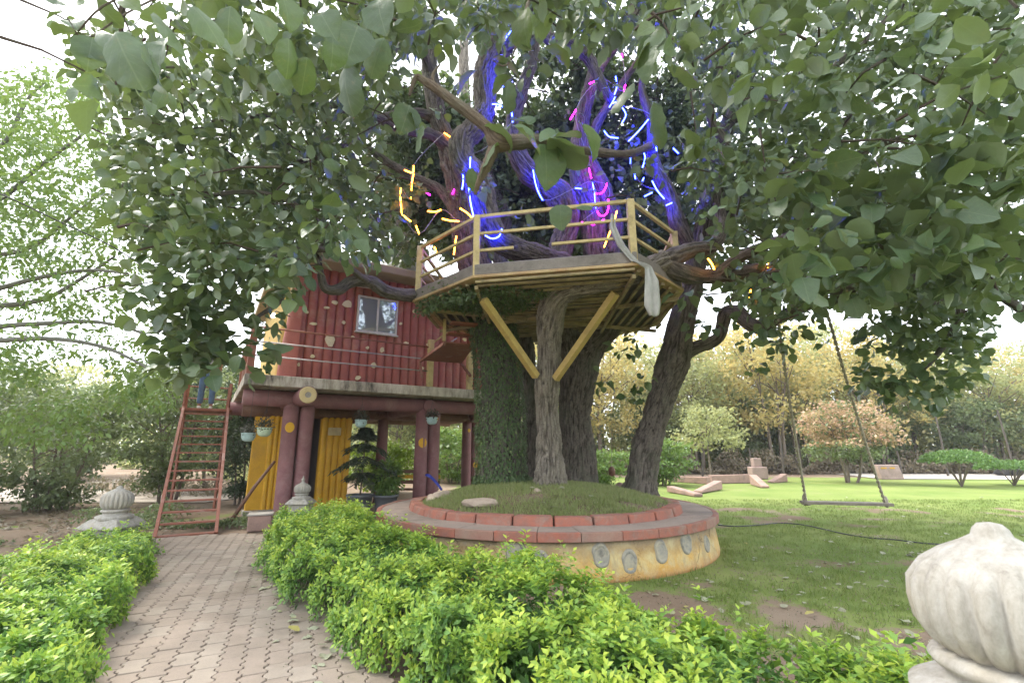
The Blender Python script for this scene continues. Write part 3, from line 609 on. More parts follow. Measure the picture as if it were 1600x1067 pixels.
branch(T['right'], 'branch', [(1090, 400, 8.6, .14), (1060, 350, 8.5, .15), (1047, 305, 8.5, .14), (1026, 266, 8.5, .13), (1018, 228, 8.5, .1), (1017, 185, 8.5, .09), (1003, 140, 8.5, .07), (1010, 80, 8.4, .05)], B)
branch(T['right'], 'branch', [(1110, 300, 8.3, .12), (1180, 300, 8.2, .1), (1240, 262, 8.2, .09), (1290, 222, 8, .08), (1328, 184, 7.8, .06), (1380, 150, 7.6, .04)], M['bark_pale'])
branch(T['right'], 'branch', [(1105, 340, 8.4, .12), (1200, 320, 8, .09), (1298, 264, 7.6, .08), (1345, 240, 7.4, .07), (1390, 221, 7.2, .055), (1470, 200, 6.8, .03)], B)
branch(T['right'], 'branch', [(1140, 190, 8.2, .1), (1220, 165, 8, .08), (1283, 139, 7.8, .07), (1297, 112, 7.8, .06), (1345, 70, 7.6, .055), (1388, 26, 7.4, .05), (1430, -40, 7, .03)], B)
branch(T['right'], 'branch', [(1280, 474, 8, .07), (1380, 470, 7.8, .06), (1440, 480, 7.6, .06), (1500, 466, 7.4, .055), (1560, 462, 7.2, .07), (1600, 484, 7, .08), (1700, 520, 6.6, .06)], B)
branch(T['right'], 'branch', [(1520, 464, 7.35, .06), (1503, 480, 7.3, .06), (1498, 500, 7.3, .055), (1483, 525, 7.3, .05), (1460, 560, 7.3, .03), (1430, 590, 7.3, .015)], B, 8)
branch(T['right'], 'branch', [(1017, 228, 8.4, .08), (985, 240, 6.4, .06), (930, 238, 4.8, .045), (890, 232, 4.0, .045), (850, 221, 3.6, .05), (808, 222, 3.4, .06), (777, 222, 3.3, .075), (760, 198, 3.3, .045), (700, 152, 3.3, .038), (665, 128, 3.3, .03), (650, 122, 3.3, .02), (640, 150, 3.3, .008)], M['bark_thin'], 26, .22, 12, label='gnarled bare brown branch reaching in front of the trunks')
branch(T['right'], 'branch', [(775, 225, 3.3, .045), (762, 255, 3.3, .035), (748, 285, 3.35, .02), (742, 305, 3.4, .008)], M['bark_thin'], 20, .22, 10)
branch(T['right'], 'branch', [(680, 138, 3.3, .018), (676, 118, 3.3, .013), (688, 100, 3.3, .006)], M['bark_thin'], 8, .1)
branch(T['back'], 'trunk', [(832, 765, 10.6, .26), (830, 640, 10.6, .2), (822, 540, 10.5, .2), (815, 460, 10.4, .18), (780, 400, 10.4, .16), (790, 340, 10.4, .14), (760, 260, 10.4, .12), (770, 180, 10.4, .08)], B, 16)

# crown leaves: random points of one wide dome, kept where the crown has foliage
CR = [(105, -4000), (110, 0), (125, 90), (150, 190), (195, 290), (165, 350), (205, 360), (205, 470), (240, 530), (270, 560), (285, 600), (345, 620), (395, 590), (420, 545), (450, 505), (462, 440), (500, 405), (570, 400), (640, 410), (660, 360), (700, 400), (1100, 400), (1120, 430), (1165, 470), (1195, 535), (1240, 545), (1262, 500), (1340, 470),
      (1350, 480), (1352, 560), (1400, 600), (1440, 635), (1490, 600), (1545, 560), (1562, 490), (1640, 440), (5000, 440), (5000, -4000)]
def crown():
    n = 900000; c = np.array([1.0, 8.0, 5.6]); r = np.array([9.0, 8.2, 6.6]); p = rng.uniform(-1, 1, (n, 3)); rr = np.linalg.norm(p, axis=1); p = p[rr < 1]
    p = p*r+c; x, y, f = proj(p); Yv = p[:, 1]
    ok = (p[:, 2] > 3.1) & (Yv > .3)
    infr = inpoly(x, y, CR); ok &= infr
    cen = (x > 600) & (x < 1085) & (y > 50+np.abs(x-850)*.12)
    prob = np.ones(len(p)); prob[cen & (Yv < 10.2)] = 0.03; prob[cen & (Yv >= 10.2)] = 5.0
    low = (y > 330) & (x < 560) & (Yv > 9); prob[low] *= .15             # the crown does not reach behind the house front
    nearlow = (Yv < 4.2) & (y > 140); prob[nearlow] *= .03
    near = (Yv < 3); prob[near] *= .12
    hang = (y > 470) & (x > 1100); prob[hang & ((Yv < 6) | (Yv > 9))] = 0
    hl_ = (y > 400) & (x < 520); prob[hl_ & ((Yv < 4.6) | (Yv > 6.8))] = 0
    deck = (np.hypot(p[:, 0]-.8, p[:, 1]-8.7) < 3.1) & (p[:, 2] < 5.2); prob[deck] = 0
    hs = p-np.array(C0); du = hs @ np.array(U); dv = hs @ np.array(Vv); prob[(du > .2) & (dv > .1) & (p[:, 2] < 6.6)] = 0
    out_ = (x < -60) | (x > 1660) | (y < -60); prob[out_] *= .35
    k = vnoise(p, .85)*.6+vnoise(p+7, 2.1)*.4; prob *= np.clip((k-.44)*8, 0, 1)
    p = p[ok & (rng.random(len(p)) < prob*.088)]
    print('sprigs', len(p)); return p
SP = crown()
own = np.where(SP[:, 0] < -.1, 0, np.where(SP[:, 0] < 2.0, 1, 2))
for i, key in enumerate(('ivy', 'dark', 'right')):
    s = SP[own == i]; nearness = s[:, 1]
    pos, ax, nr, sz, ti = sprigs(s, 8, .21, .155, .45, .65)
    sz = sz*rng.choice([.65, .9, 1.0, 1.3], len(sz)); hf = rng.random(len(sz)) < .55
    for mk, pr_k, kk in ((hf, LEAF_A, 'broad'), (~hf, LEAF_B, 'broad2')): foliage(T[key], pr_k, pos[mk], ax[mk], nr[mk], sz[mk], ti[mk], M['crown'], kk, 150)
    # twigs behind a share of the sprigs
    m = MB()
    sel = s[rng.random(len(s)) < .16]
    for q in sel:
        a = Vector(q); d = Vector((rng.normal(), rng.normal(), rng.normal()*.5+.3)).normalized()*random.uniform(.35, .9); m.tube([a, a+d*.5+Vector((0, 0, .05)), a+d], [.006, .01, .016], 4, False)
    o = obj('twigs', m, M['bark_thin'], T[key]); o['kind'] = 'stuff'
print('crown leaves', len(SP)*7)
# big leaves close to the camera, on their own twigs
def near_leaves(root, items, mat, name_l=None):
    for (x, y, Y, px, ang, tilt, tn) in items:
        f = F/(Y/ray(x, y)[1]); s = px/f; p = np.array([P(x, y, Y)]); a = R(ang)
        hx = math.sin(x*12.9898+y*4.1)*.5; ax = np.array([[math.cos(a), tilt*.8+.5*hx, math.sin(a)]]); nr = np.array([[.7*math.sin(x*3.3), -.75+.3*hx, .55+tilt+.5*math.sin(y*2.2)]])
        foliage(root, BIG if int(x) % 3 else BIG2, p, ax, nr, np.array([s*.82]), np.array([tn]), mat, 'big' if int(x) % 3 else 'big2', 1)
NL = [(758, 195, 3.2, 70, -20, .5, .5), (800, 196, 3.1, 75, -25, .7, .45), (777, 222, 3.2, 85, 205, .5, .4), (845, 222, 3.3, 90, 30, .5, .45), (858, 215, 3.2, 95, 12, .6, .5), (850, 225, 3.3, 85, -80, .1, .6), (870, 200, 3.3, 75, -50, .3, .1), (905, 190, 3.3, 80, -60, .2, .95), (830, 195, 3.4, 55, 130, .2, .1),
      (745, 110, 3.6, 60, -150, .5, .45), (770, 92, 3.6, 60, -20, .3, .5), (820, 15, 3.4, 75, -95, .1, .9), (850, 75, 3.6, 60, -10, .2, .9), (735, 262, 3.7, 45, -60, .4, .5), (700, 150, 3.5, 45, 80, .4, .6), (640, 165, 3.5, 60, -100, .2, .85), (640, 175, 3.5, 45, -60, .1, .9), (660, 195, 3.4, 50, 235, .4, .55),
      (795, 125, 3.5, 55, 250, .3, .3), (800, 120, 3.6, 50, 200, .3, .4), (990, 130, 4, 60, -150, .3, .3), (1030, 70, 3.5, 70, -120, .3, .4), (1050, 100, 3.5, 75, 10, .4, .3), (1020, 160, 3.6, 80, -100, .3, .35), (875, 320, 4.2, 50, -90, .2, .4), (900, 325, 4.2, 35, 30, .3, .4), (1290, 320, 3.4, 60, 10, .5, .5),
      (560, 40, 3.0, 90, -100, .1, .85), (590, 0, 3.0, 80, -80, .1, .7), (540, 100, 3.1, 90, -95, .2, .8), (600, 60, 3.3, 70, -110, .2, .5)]
near_leaves(T['right'], NL, M['crown'])
NL2 = [(128, 52, 1.5, 78, 168, .1, .2), (100, 20, 1.5, 45, 200, .1, .2), (122, 48, 1.5, 60, 120, .1, .1), (120, 50, 1.5, 90, -40, .0, .3), (145, 60, 1.5, 88, -88, .1, .2), (180, 50, 1.35, 160, -60, .0, .35), (230, 70, 1.35, 120, -85, .1, .3), (150, 50, 1.4, 120, -10, .1, .3), (190, 0, 1.5, 60, -30, .1, .9), (60, -10, 1.5, 60, 0, .1, .1), (150, 0, 1.5, 70, -60, .1, .1),
       (240, 20, 1.6, 110, -30, .3, .4), (300, 10, 1.7, 100, -40, .4, .5), (260, 60, 1.5, 100, -100, .1, .25), (360, 10, 2.0, 90, -85, .1, .85), (400, 20, 2.2, 80, -60, .2, .3), (310, 50, 1.9, 90, -20, .4, .5), (380, 40, 2.4, 90, -95, .2, .9), (450, 60, 2.5, 90, -80, .2, .85), (480, 90, 2.6, 85, -100, .2, .8), (430, 110, 2.8, 70, -60, .4, .5), (500, 20, 2.6, 90, -60, .2, .4), (520, 60, 2.6, 80, -90, .1, .75), (440, -10, 2.4, 90, -70, .2, .7)]
NL2 = [(a, b, c, d*.74, e, f, min(g, .25) if g < .6 else g) for a, b, c, d, e, f, g in NL2]  # backlit shade put into the colour: lower tints darken these near leaves
near_leaves(T['ivy'], NL2, M['crown'])
branch(T['ivy'], 'branch', [(640, -30, 8.5, .06), (560, -60, 5, .04), (420, -60, 3, .02), (300, -30, 1.9, .009), (180, 0, 1.5, .004), (122, 50, 1.5, .003)], M['bark_thin'], 6)
branch(T['ivy'], 'branch', [(82, 0, 1.52, .002), (105, 28, 1.5, .0025), (135, 60, 1.5, .003), (200, 20, 1.6, .004), (300, -30, 1.9, .006)], M['bark_thin'], 6)
branch(T['right'], 'branch', [(830, -60, 8.5, .05), (830, -20, 5, .03), (800, 90, 3.6, .008), (770, 95, 3.6, .005)], M['bark_thin'], 6)
# the big-leaved sprays low on the right
def spray(root, pts, per, rad, size, Y):
    c = np.array([P(x, y, Y+random.uniform(-.5, .5)) for x, y in pts]); pos, ax, nr, sz, ti = sprigs(c, per, rad, size, .3, .5); foliage(root, BROAD, pos, ax, nr, sz, ti, M['crown'], 'broad', 60)
spray(T['right'], [(x+random.uniform(-25, 25), y+random.uniform(-25, 25)) for x in range(1235, 1480, 34) for y in (270, 320, 380, 430) if not (x > 1400 and y > 400)], 6, .2, .26, 4.2)
spray(T['right'], [(x+random.uniform(-25, 25), y+random.uniform(-25, 25)) for x in range(1480, 1640, 34) for y in (170, 230, 290, 350, 400)], 6, .2, .25, 4.0)
spray(T['pale'], [(x+random.uniform(-20, 20), y+random.uniform(-14, 14)) for x in range(1085, 1330, 26) for y in (400, 455)], 6, .2, .2, 7.0)
spray(T['right'], [(x+random.uniform(-16, 16), y+random.uniform(-14, 14)) for x, y in [(1150, 500), (1170, 540), (1215, 530), (1190, 560), (1230, 545), (1265, 500), (1300, 545), (970, 560), (1000, 540), (950, 600), (970, 620), (1005, 590), (1110, 520), (1095, 500)]], 9, .25, .17, 8.6)
spray(T['ivy'], [(x+random.uniform(-20, 20), y+random.uniform(-15, 15)) for x in range(225, 430, 30) for y in range(340, 600, 38) if y < 590-(max(0, 300-x)*1.2)-(max(0, x-340)*.6)], 7, .2, .21, 5.5)
spray(T['ivy'], [(x+random.uniform(-10, 10), y+random.uniform(-10, 10)) for x in range(262, 350, 18) for y in range(500, 590, 18)], 7, .17, .19, 5.6)
spray(T['right'], [(random.uniform(1345, 1530), random.uniform(500, 612)) for _ in range(46)], 8, .24, .17, 7.3)
spray(T['right'], [(random.uniform(1395, 1470), random.uniform(590, 632)) for _ in range(9)], 8, .2, .16, 7.3)
spray(T['right'], [(random.uniform(955, 1065), random.uniform(140, 330)) for _ in range(20)], 8, .24, .15, 8.9)
spray(T['ivy'], [(random.uniform(605, 665), random.uniform(250, 400)) for _ in range(16)], 8, .22, .15, 8.2)
spray(T['dark'], [(random.uniform(760, 940), random.uniform(60, 330)) for _ in range(14)], 7, .22, .15, 8.9)
# ivy on the trunk and on the left of the deck
def ivy():
    pts = [P(x, y, Y) for x, y, Y in ((786, 770, 9.3), (784, 740, 9.3), (782, 650, 9.3), (777, 560, 9.3), (768, 500, 9.2), (760, 470, 9.1))]; n = 16000; t = rng.random(n)*(len(pts)-1); i = t.astype(int); fr = (t-i)[:, None]
    A = np.array(pts); c = A[i]*(1-fr)+A[np.minimum(i+1, len(pts)-1)]*fr; a = rng.uniform(0, 6.28, n); o = np.stack([np.cos(a), np.sin(a), 0*a], 1)
    rr = .43+.07*vnoise(c+o*.5, 3)+rng.normal(0, .02, n)+.05*(c[:, 2] < 1.0); pos = c+o*rr[:, None]; keep = vnoise(pos, 2.2)+rng.random(n)*.6 > .38; pos = pos[keep]; o = o[keep]; n = len(pos)
    ax = np.array([0, 0, -1.])+o*.35+rnd(n, .4); nr = o+rnd(n, .35)+[0, 0, .3]
    foliage(T['ivy'], OVAL, pos, ax, nr, rng.uniform(.035, .075, n), rng.random(n), M['ivy'], 'oval', 0, 'ivy')
    n = 5200; Ax, Ay = DV[0]; Bx, By = DV[1]; t = rng.random(n); e = np.stack([Ax+(Bx-Ax)*t, Ay+(By-Ay)*t, np.zeros(n)], 1)
    inn = norm(np.array([[.75-Ax, 8.7-Ay, 0]])); dep = rng.random(n)**1.4*2.0; drop = rng.random(n)**2*.35*(dep < .3)
    pos = e+inn*dep[:, None]*.8+np.array([0, 0, 4.0])-np.stack([0*t, 0*t, np.where(dep < .25, rng.uniform(-.22, .25, n), .02+.1*rng.random(n))], 1); k = vnoise(pos, 2.5)+rng.random(n)*.35 > .52; pos = pos[k]; n = len(pos)
    foliage(T['ivy'], OVAL, pos, rnd(n)+[0, 0, -.8], rnd(n)+[-.4, -1, -.2], rng.uniform(.04, .08, n), rng.random(n), M['ivy'], 'oval', 0, 'deck_ivy')
DV = [(-1.72, 7.9), (-.58, 6.72), (1.76, 6.22), (2.78, 7.3), (3.05, 9.5), (1.95, 11.0), (-.35, 11.0), (-1.55, 9.5)]
ivy()

# ------------------------------------------------------------------ tree deck
def clipline(poly, p, d):
    ts = []; n = len(poly)
    for i in range(n):
        a = Vector(poly[i]); b = Vector(poly[(i+1) % n]); e = b-a; den = d.x*e.y-d.y*e.x
        if abs(den) < 1e-9: continue
        w_ = a-p; t = (w_.x*e.y-w_.y*e.x)/den; s = (w_.x*d.y-w_.y*d.x)/den
        if 0 <= s <= 1: ts.append(t)
    return (min(ts), max(ts)) if len(ts) > 1 else None
def deck():
    t = thing('tree_deck', 'octagonal yellow railed deck carried by the tree trunks above the planter', 'tree deck', (.75, 8.7, 4.0))
    n = 8; c = Vector((.75, 8.7))
    ins = lambda k: [(c.x+(x-c.x)*k, c.y+(y-c.y)*k) for x, y in DV]
    obj('floor_slab', MB().prism(ins(.955), 4.03, 4.10), M['gap_shade'], t)
    I, O = ins(.95), ins(1.0); I2, O2 = ins(.93), ins(1.012)
    for i in range(n):
        j = (i+1) % n
        m = MB(); m.prism([I[i], I[j], O[j], O[i]], 4.06, 4.24); obj('edge_kerb', m, M['kerb'], t, bev=.012)
        m = MB(); m.prism([I2[i], I2[j], O2[j], O2[i]], 4.012, 4.057); obj('fascia_board', m, M['deckfascia'], t, bev=.006)
    A, B_, C, D, E_, F_, G_, H_ = DV
    secs = [([B_, C, F_, G_], Vector((C[0]-B_[0], C[1]-B_[1])).normalized(), .20), ([A, B_, G_, H_], (G(716, 507, 3.95)-G(687, 466, 3.95)).xy.normalized(), .17), ([C, D, E_, F_], (G(974, 491, 3.95)-G(1002, 456, 3.95)).xy.normalized(), .17)]
    for poly, d, sp in secs:
        nn = Vector((-d.y, d.x)); k = -6
        while k < 6:
            p = c+nn*k; r = clipline(poly, p, d)
            if r and r[1]-r[0] > .15:
                a = p+d*(r[0]+.03); b = p+d*(r[1]-.03); s = random.uniform(-.01, .01); obj('batten', MB().bar((a.x, a.y, 3.962+s), (b.x, b.y, 3.962-s), .05, .035), M["batten"], t)
            k += sp
    # bearers
    for a, b in ((B_, G_), (C, F_), (A, E_), (H_, D)):
        obj('bearer', MB().bar((a[0]*.97+.02, a[1]*.97+.25, 3.885), (b[0]*.97+.02, b[1]*.97+.25, 3.885), .05, .06), M['batten'], t)
    # V braces
    for x0, y0, Y0, x1, y1, Y1 in ((755, 468, 7.0, 838, 588, 7.9), (962, 458, 6.9, 868, 592, 7.9)):
        obj('brace', MB().bar(P(x0, y0, Y0), P(x1, y1, Y1), .11, .11), M['brace'], t, bev=.006)
    # rails
    for i in range(n):
        x, y = DV[i]; p = Vector(((x-c.x)*.975+c.x, (y-c.y)*.975+c.y))
        obj('rail_post', MB().box((p.x, p.y, 4.54), (.10, .10, 1.06)), M['deckyel'], t, bev=.005)
    for i in range(n):
        a = Vector(DV[i]); b = Vector(DV[(i+1) % n]); a = c+(a-c)*.975; b = c+(b-c)*.975; d = (b-a).normalized()*.05
        zs = (5.05, 4.76, 4.48) if i != 1 else (5.05, 4.76, 4.48)
        for z in zs:
            if i == 1 and z < 4.5: # the lowest front rail is cut where the limb passes
                obj('rail', MB().bar((*(a+d), z), (*(a+(b-a)*.25), z), .04, .04), M['deckyel'], t); obj('rail', MB().bar((*(a+(b-a)*.5), z), (*(b-d), z), .04, .04), M['deckyel'], t); continue
            obj('rail', MB().bar((*(a+d), z), (*(b-d), z), .05 if z > 5 else .04, .05 if z > 5 else .04), M['deckyel'], t)
M['gap_shade'] = mat_worn('shade_dark_deck_board', (.10, .085, .06), (.07, .06, .045), 4, (.03, .028, .022), .8)  # board colour painted dark to give shaded gaps between the battens
M['kerb'] = mat_worn('dirty_kerb', (.27, .24, .22), (.2, .18, .16), 4, (.06, .05, .05), .8, .95, .5, 40)
M['deckfascia'] = mat_worn('cream_fascia_with_rust', (.58, .45, .25), (.45, .28, .14), 3, (.2, .07, .04), .8, .7, .3, 50)
M['brace'] = mat_worn('ochre_brace', (.52, .38, .12), (.42, .3, .1), 4, (.25, .18, .07), .6, .6, .3, 40)
deck()
# gauze scarf on the deck rail
def gauze():
    pts = [(957, 335, 6.35), (958, 355, 6.3), (972, 385, 6.25), (992, 408, 6.2), (1012, 418, 6.15), (1018, 440, 6.1), (1020, 475, 6.1), (1024, 500, 6.1)]; m = MB(); vs = []
    wid = [.02, .05, .06, .06, .05, .09, .11, .05]; N = 7; q = []
    for i in range(len(pts)-1):
        for k in range(4):
            t_ = k/4; a, b = pts[i], pts[i+1]; q.append((P(*[a[j]*(1-t_)+b[j]*t_ for j in range(3)]), wid[i]*(1-t_)+wid[i+1]*t_))
    for i, (p, wd) in enumerate(q):
        for k in range(N):
            u = k/(N-1)*2-1; vs.append((p.x+u*wd, p.y+.03*math.sin(u*6+i*.3), p.z+.01*math.sin(i+k)))
    m.add(vs, [(i*N+k, i*N+k+1, (i+1)*N+k+1, (i+1)*N+k) for i in range(len(q)-1) for k in range(N-1)]); o = obj('gauze_cloth', m, M['gauze'], smooth=True)
    sm = o.modifiers.new('s', 'SOLIDIFY'); sm.thickness = .004
    tag(o, 'long strip of grey gauze hanging from the deck rail at its right front', 'cloth')
gauze()

# ------------------------------------------------------------------ house
def house():
    t = thing('stilt_house', 'red ribbed stilt house with yellow side and faux log columns behind the planter', 'house', C0)
    SL, SD = 7.6, 7.0
    def hb(name, du0, du1, dv0, dv1, z0, z1, mat, bev=0, smooth=False, parent=None):
        m = MB(); m.prism([hl(du0, dv0, 0).xy, hl(du1, dv0, 0).xy, hl(du1, dv1, 0).xy, hl(du0, dv1, 0).xy], z0, z1); return obj(name, m, mat, parent or t, bev=bev)
    hb('balcony_slab', 0, SL, 0, SD, 2.73, 2.95, M['slab'], .012)
    def log(name, a, b, r, mat=None, end=True):
        n = 9; a, b = Vector(a), Vector(b); pts = [a+(b-a)*i/(n-1) for i in range(n)]; m = MB().tube(pts, [r]*n, 18, True, .035); o = obj(name, m, mat or M['maroon'], t, smooth=False)
        o.data.polygons.foreach_set('use_smooth', [len(p.vertices) == 4 for p in o.data.polygons]); return o
    zb = 2.57
    o = log('log_beam', hl(.05, .75, zb-.02), hl(SL-.2, .75, zb-.02), .17)
    log('log_beam', hl(1.15, -.22, zb), hl(1.15, 6.6, zb), .18)
    # cut face of the projecting log
    e = hl(1.15, -.225, zb); d = -Vv; m = MB(); rr = [.17, .15, .06, .05, .001]; zz = [0, .012, .014, .006, .004]; vs = []
    for r, z in zip(rr, zz):
        for k in range(18):
            a = 2*math.pi*k/18; vs.append(e+d*z+U*math.cos(a)*r+Vector((0, 0, 1))*math.sin(a)*r)
    m.add(vs, [(q*18+k, q*18+(k+1) % 18, (q+1)*18+(k+1) % 18, (q+1)*18+k) for q in range(2) for k in range(18)]); cf = obj('log_end', m, M['cream'], t)
    m2 = MB(); m2.add([v for v in vs[36:]], [(q*18+k, q*18+(k+1) % 18, (q+1)*18+(k+1) % 18, (q+1)*18+k) for q in range(2) for k in range(18)]+[tuple(36+k for k in range(18))]); obj('heartwood', m2, M['conc'], cf)
    for dv_ in (3.7, 6.3): log('log_beam', hl(-.1, dv_, zb-.05), hl(SL-.3, dv_, zb-.05), .17)
    for du_ in (4.1, 6.9): log('log_beam', hl(du_, .5, zb-.03), hl(du_, 6.7, zb-.03), .16)
    # columns: pairs of faux logs
    cols = [(1.0, .75), (1.32, .78), (4.0, .75), (4.34, .8), (6.75, 3.7), (7.05, 3.75), (3.95, 3.75), (6.8, .8)]
    for du, dv in cols: log('column', hl(du, dv, -.02), hl(du, dv, zb-.1), .155)
    for du, dv, z, r in ((.98, .6, 1.95, .09), (3.98, .6, 1.65, .1), (4.33, .63, 2.25, .05), (6.75, 3.55, 2.1, .05), (7.04, 3.6, 1.0, .09)):
        # painted knot discs
        p = hl(du, dv-.008, z); m = MB(); nn = 14
        m.add([p+U*math.cos(2*math.pi*k/nn)*r+Vector((0, 0, math.sin(2*math.pi*k/nn)*r*1.2)) for k in range(nn)]+[p+Vv*.05+U*math.cos(2*math.pi*k/nn)*r+Vector((0, 0, math.sin(2*math.pi*k/nn)*r*1.2)) for k in range(nn)], [tuple(range(nn))]+[(k, (k+1) % nn, nn+(k+1) % nn, nn+k) for k in range(nn)]); obj('painted_knot', m, M['yellow'], t)
    # ground-floor yellow room: ribbed panels left and right of a dark doorway
    def ribs(name, a, b, z0, z1, n, r, mat, nrm):
        a, b = Vector(a), Vector(b)
        for i in range(n):
            p = a+(b-a)*((i+.5)/n); m = MB(); k = 7; vs = []; dd = (b-a).normalized()
            for z in (z0, z0+(z1-z0)*.33+random.uniform(-.1, .1), z0+(z1-z0)*.66, z1):
                wob = random.uniform(-.006, .006)
                for q in range(k):
                    an = math.pi*q/(k-1); vs.append((p+dd*(math.cos(an)*(r+wob))+nrm*(math.sin(an)*r*.75)).to_tuple()[:2]+(z,))
            m.add(vs, [(y*k+q, y*k+q+1, (y+1)*k+q+1, (y+1)*k+q) for y in range(3) for q in range(k-1)]); obj(name, m, mat, t, smooth=True)
    yd = 2.75; f = -Vv
    def wallpx(x, y, dv):   # where a sight line meets a plane of the house
        r = Vector(ray(x, y)); o_ = Vector((0, 0, H)); q = hl(0, dv, 0); tt = (q-o_).dot(Vv)/r.dot(Vv); p = o_+r*tt; return (p-C0).dot(U), p.z
    for (x0, x1, nr_, yd_) in ((383, 432, 0, 2.75), (492, 541, 5, 2.75)):
        d0 = wallpx(x0, 790, yd_)[0]; d1 = wallpx(x1, 785, yd_)[0]
        hb('yellow_wall', d0, d1, yd_, yd_+.25, 0, 2.4, M['yellow'], .01)
        if nr_: ribs('wall_rib', hl(d0, yd_-.002, 0), hl(d1, yd_-.002, 0), .0, 2.4, nr_, (d1-d0)/nr_/2, M['yellow'], f)
        else: ribs('wall_rib', hl(d1-.34, yd_-.002, 0), hl(d1, yd_-.002, 0), .0, 2.4, 3, .057, M['yellow'], f)
    d0 = wallpx(432, 785, 2.75)[0]; d1 = wallpx(492, 785, 2.75)[0]; dL = wallpx(383, 790, 2.75)[0]; dR = wallpx(541, 785, 2.75)[0]
    hb('room_wall', d0-.3, d0-.05, 3.02, 5.4, 0, 2.4, M['dark']); hb('room_wall', d1+.05, d1+.3, 3.02, 5.4, 0, 2.4, M['dark']); hb('room_wall', d0-.3, d1+.3, 5.42, 5.6, 0, 2.4, M['dark']); hb('threshold', dL-.05, dR+.05, 2.5, 3.0, -.02, .09, M['conc'], .01)
    log('log_beam', hl(dL-.3, 2.8, 2.42), hl(dR+.4, 2.8, 2.42), .15, M['brown'])
    du, z = wallpx(523, 674, 2.6); hb('notice_board', du-.16, du+.16, 2.59, 2.62, z-.1, z+.1, M['cream'], .004)
    # upper red wall
    wd = 1.0; L0 = .95; L1 = 7.4; hz0, hz1 = 2.95, 5.72
    hb('upper_wall', L0, L1, wd, wd+.15, hz0, hz1, M['red']); hb('side_wall', L0-.15, L0-.003, wd+.16, 6.6, hz0, hz1, M['cream'])
    hb('rear_wall', L0-.15, L1, 6.61, 6.75, hz0, hz1, M['cream']); hb('side_wall', L1+.003, L1+.15, wd+.16, 6.6, hz0, hz1, M['red'])
    ribs('wall_rib', hl(L0, wd-.002, 0), hl(L1, wd-.002, 0), hz0, hz1, 31, (L1-L0)/62, M['red'], f)
    # rounded corner trunk in red and yellow side ribs
    m = MB(); vs = []; k = 9
    for z, rr_ in ((hz0, .46), (3.7, .42), (4.5, .33), (5.2, .24), (hz1, .18)):
        for q in range(k):
            an = math.pi*q/(k-1)*.9+.1; pp = hl(L0+.06-math.cos(math.pi-an)*0-math.sin(an)*rr_*.9+.05, wd+.05-math.cos(an)*rr_*.55, z); vs.append(tuple(pp))
    m.add(vs, [(y*k+q, y*k+q+1, (y+1)*k+q+1, (y+1)*k+q) for y in range(4) for q in range(k-1)]); obj('corner_buttress', m, M['red'], t, smooth=True)
    ribs('wall_rib', hl(L0-.153, wd+.6, 0), hl(L0-.153, 6.6, 0), hz0, hz1, 18, 6/36*.95, M['yellowpale'], -U)
    # roof
    m = MB(); m.prism([hl(.35, .35, 0).xy, hl(7.9, .35, 0).xy, hl(7.9, 7.1, 0).xy, hl(.35, 7.1, 0).xy], 5.72, 5.9); obj('roof', m, M['roof'], t, bev=.02)
    hb('roof_rib', .6, 7.7, .6, 6.9, 5.902, 6.02, M['roof'], .02)
    # window with frame, glass and sunshade
    (du0, z1), (du1, z0) = wallpx(560, 461, .88), wallpx(619, 525, .88)
    w_ = thing_part = hb('window', du0, du1, .9, 1.05, z0, z1, M['dark'])
    mid = (du0+du1)/2; fw = .045
    for a, b, c_, d_ in ((du0-.0, du0+fw, z0, z1), (du1-fw, du1, z0, z1), (mid-fw/2, mid+fw/2, z0+fw, z1-fw)): hb('frame', a, b, .84, .9-.002, c_, d_, M['white'], .004, parent=w_)
    for c_, d_ in ((z0, z0+fw), (z1-fw, z1)): hb('frame', du0+fw+.001, du1-fw-.001, .842, .897, c_, d_, M['white'], .004, parent=w_)
    hb('pane', du0+fw, mid-fw/2, .872, .88, z0+fw, z1-fw, M['glass'], parent=w_); hb('pane', mid+fw/2, du1-fw, .878, .886, z0+fw, z1-fw, M['glass'], parent=w_)
    hb('sill', du0-.03, du1+.03, .80, .9, z0-.035, z0-.002, M['white'], .004, parent=w_)
    m = MB(); a0, a1 = du0-.1, du1+.45
    vs = [hl(a0, .98, z1+.3), hl(a1, .98, z1+.3), hl(a1, .5, z1+.14), hl(a0, .5, z1+.14)]; m.add(vs+[v+Vector((0, 0, -.06)) for v in vs], [(0, 1, 2, 3), (7, 6, 5, 4), (0, 4, 5, 1), (1, 5, 6, 2), (2, 6, 7, 3), (3, 7, 4, 0)]); obj('window_shade', m, M['roof'], t, bev=.006)
    # cream flakes on the red wall
    pr_ = random.Random(3)
    fl = [(543, 474, 13, 13), (517, 531, 13, 20), (585, 570, 8, 9), (490, 505, 9, 5), (538, 503, 5, 5), (560, 590, 8, 7), (598, 546, 7, 9), (575, 543, 5, 5), (552, 526, 5, 5), (511, 480, 8, 4), (489, 556, 6, 6), (627, 505, 5, 5), (480, 487, 5, 5), (524, 472, 9, 7), (649, 486, 6, 8), (660, 575, 7, 7), (727, 530, 7, 6), (702, 540, 5, 5), (452, 551, 4, 9), (446, 571, 4, 8), (437, 535, 4, 8), (467, 569, 4, 6), (670, 538, 5, 5), (455, 530, 4, 12), (687, 455, 5, 5), (486, 415, 6, 6), (714, 564, 7, 6), (736, 595, 5, 5), (636, 536, 8, 6)]
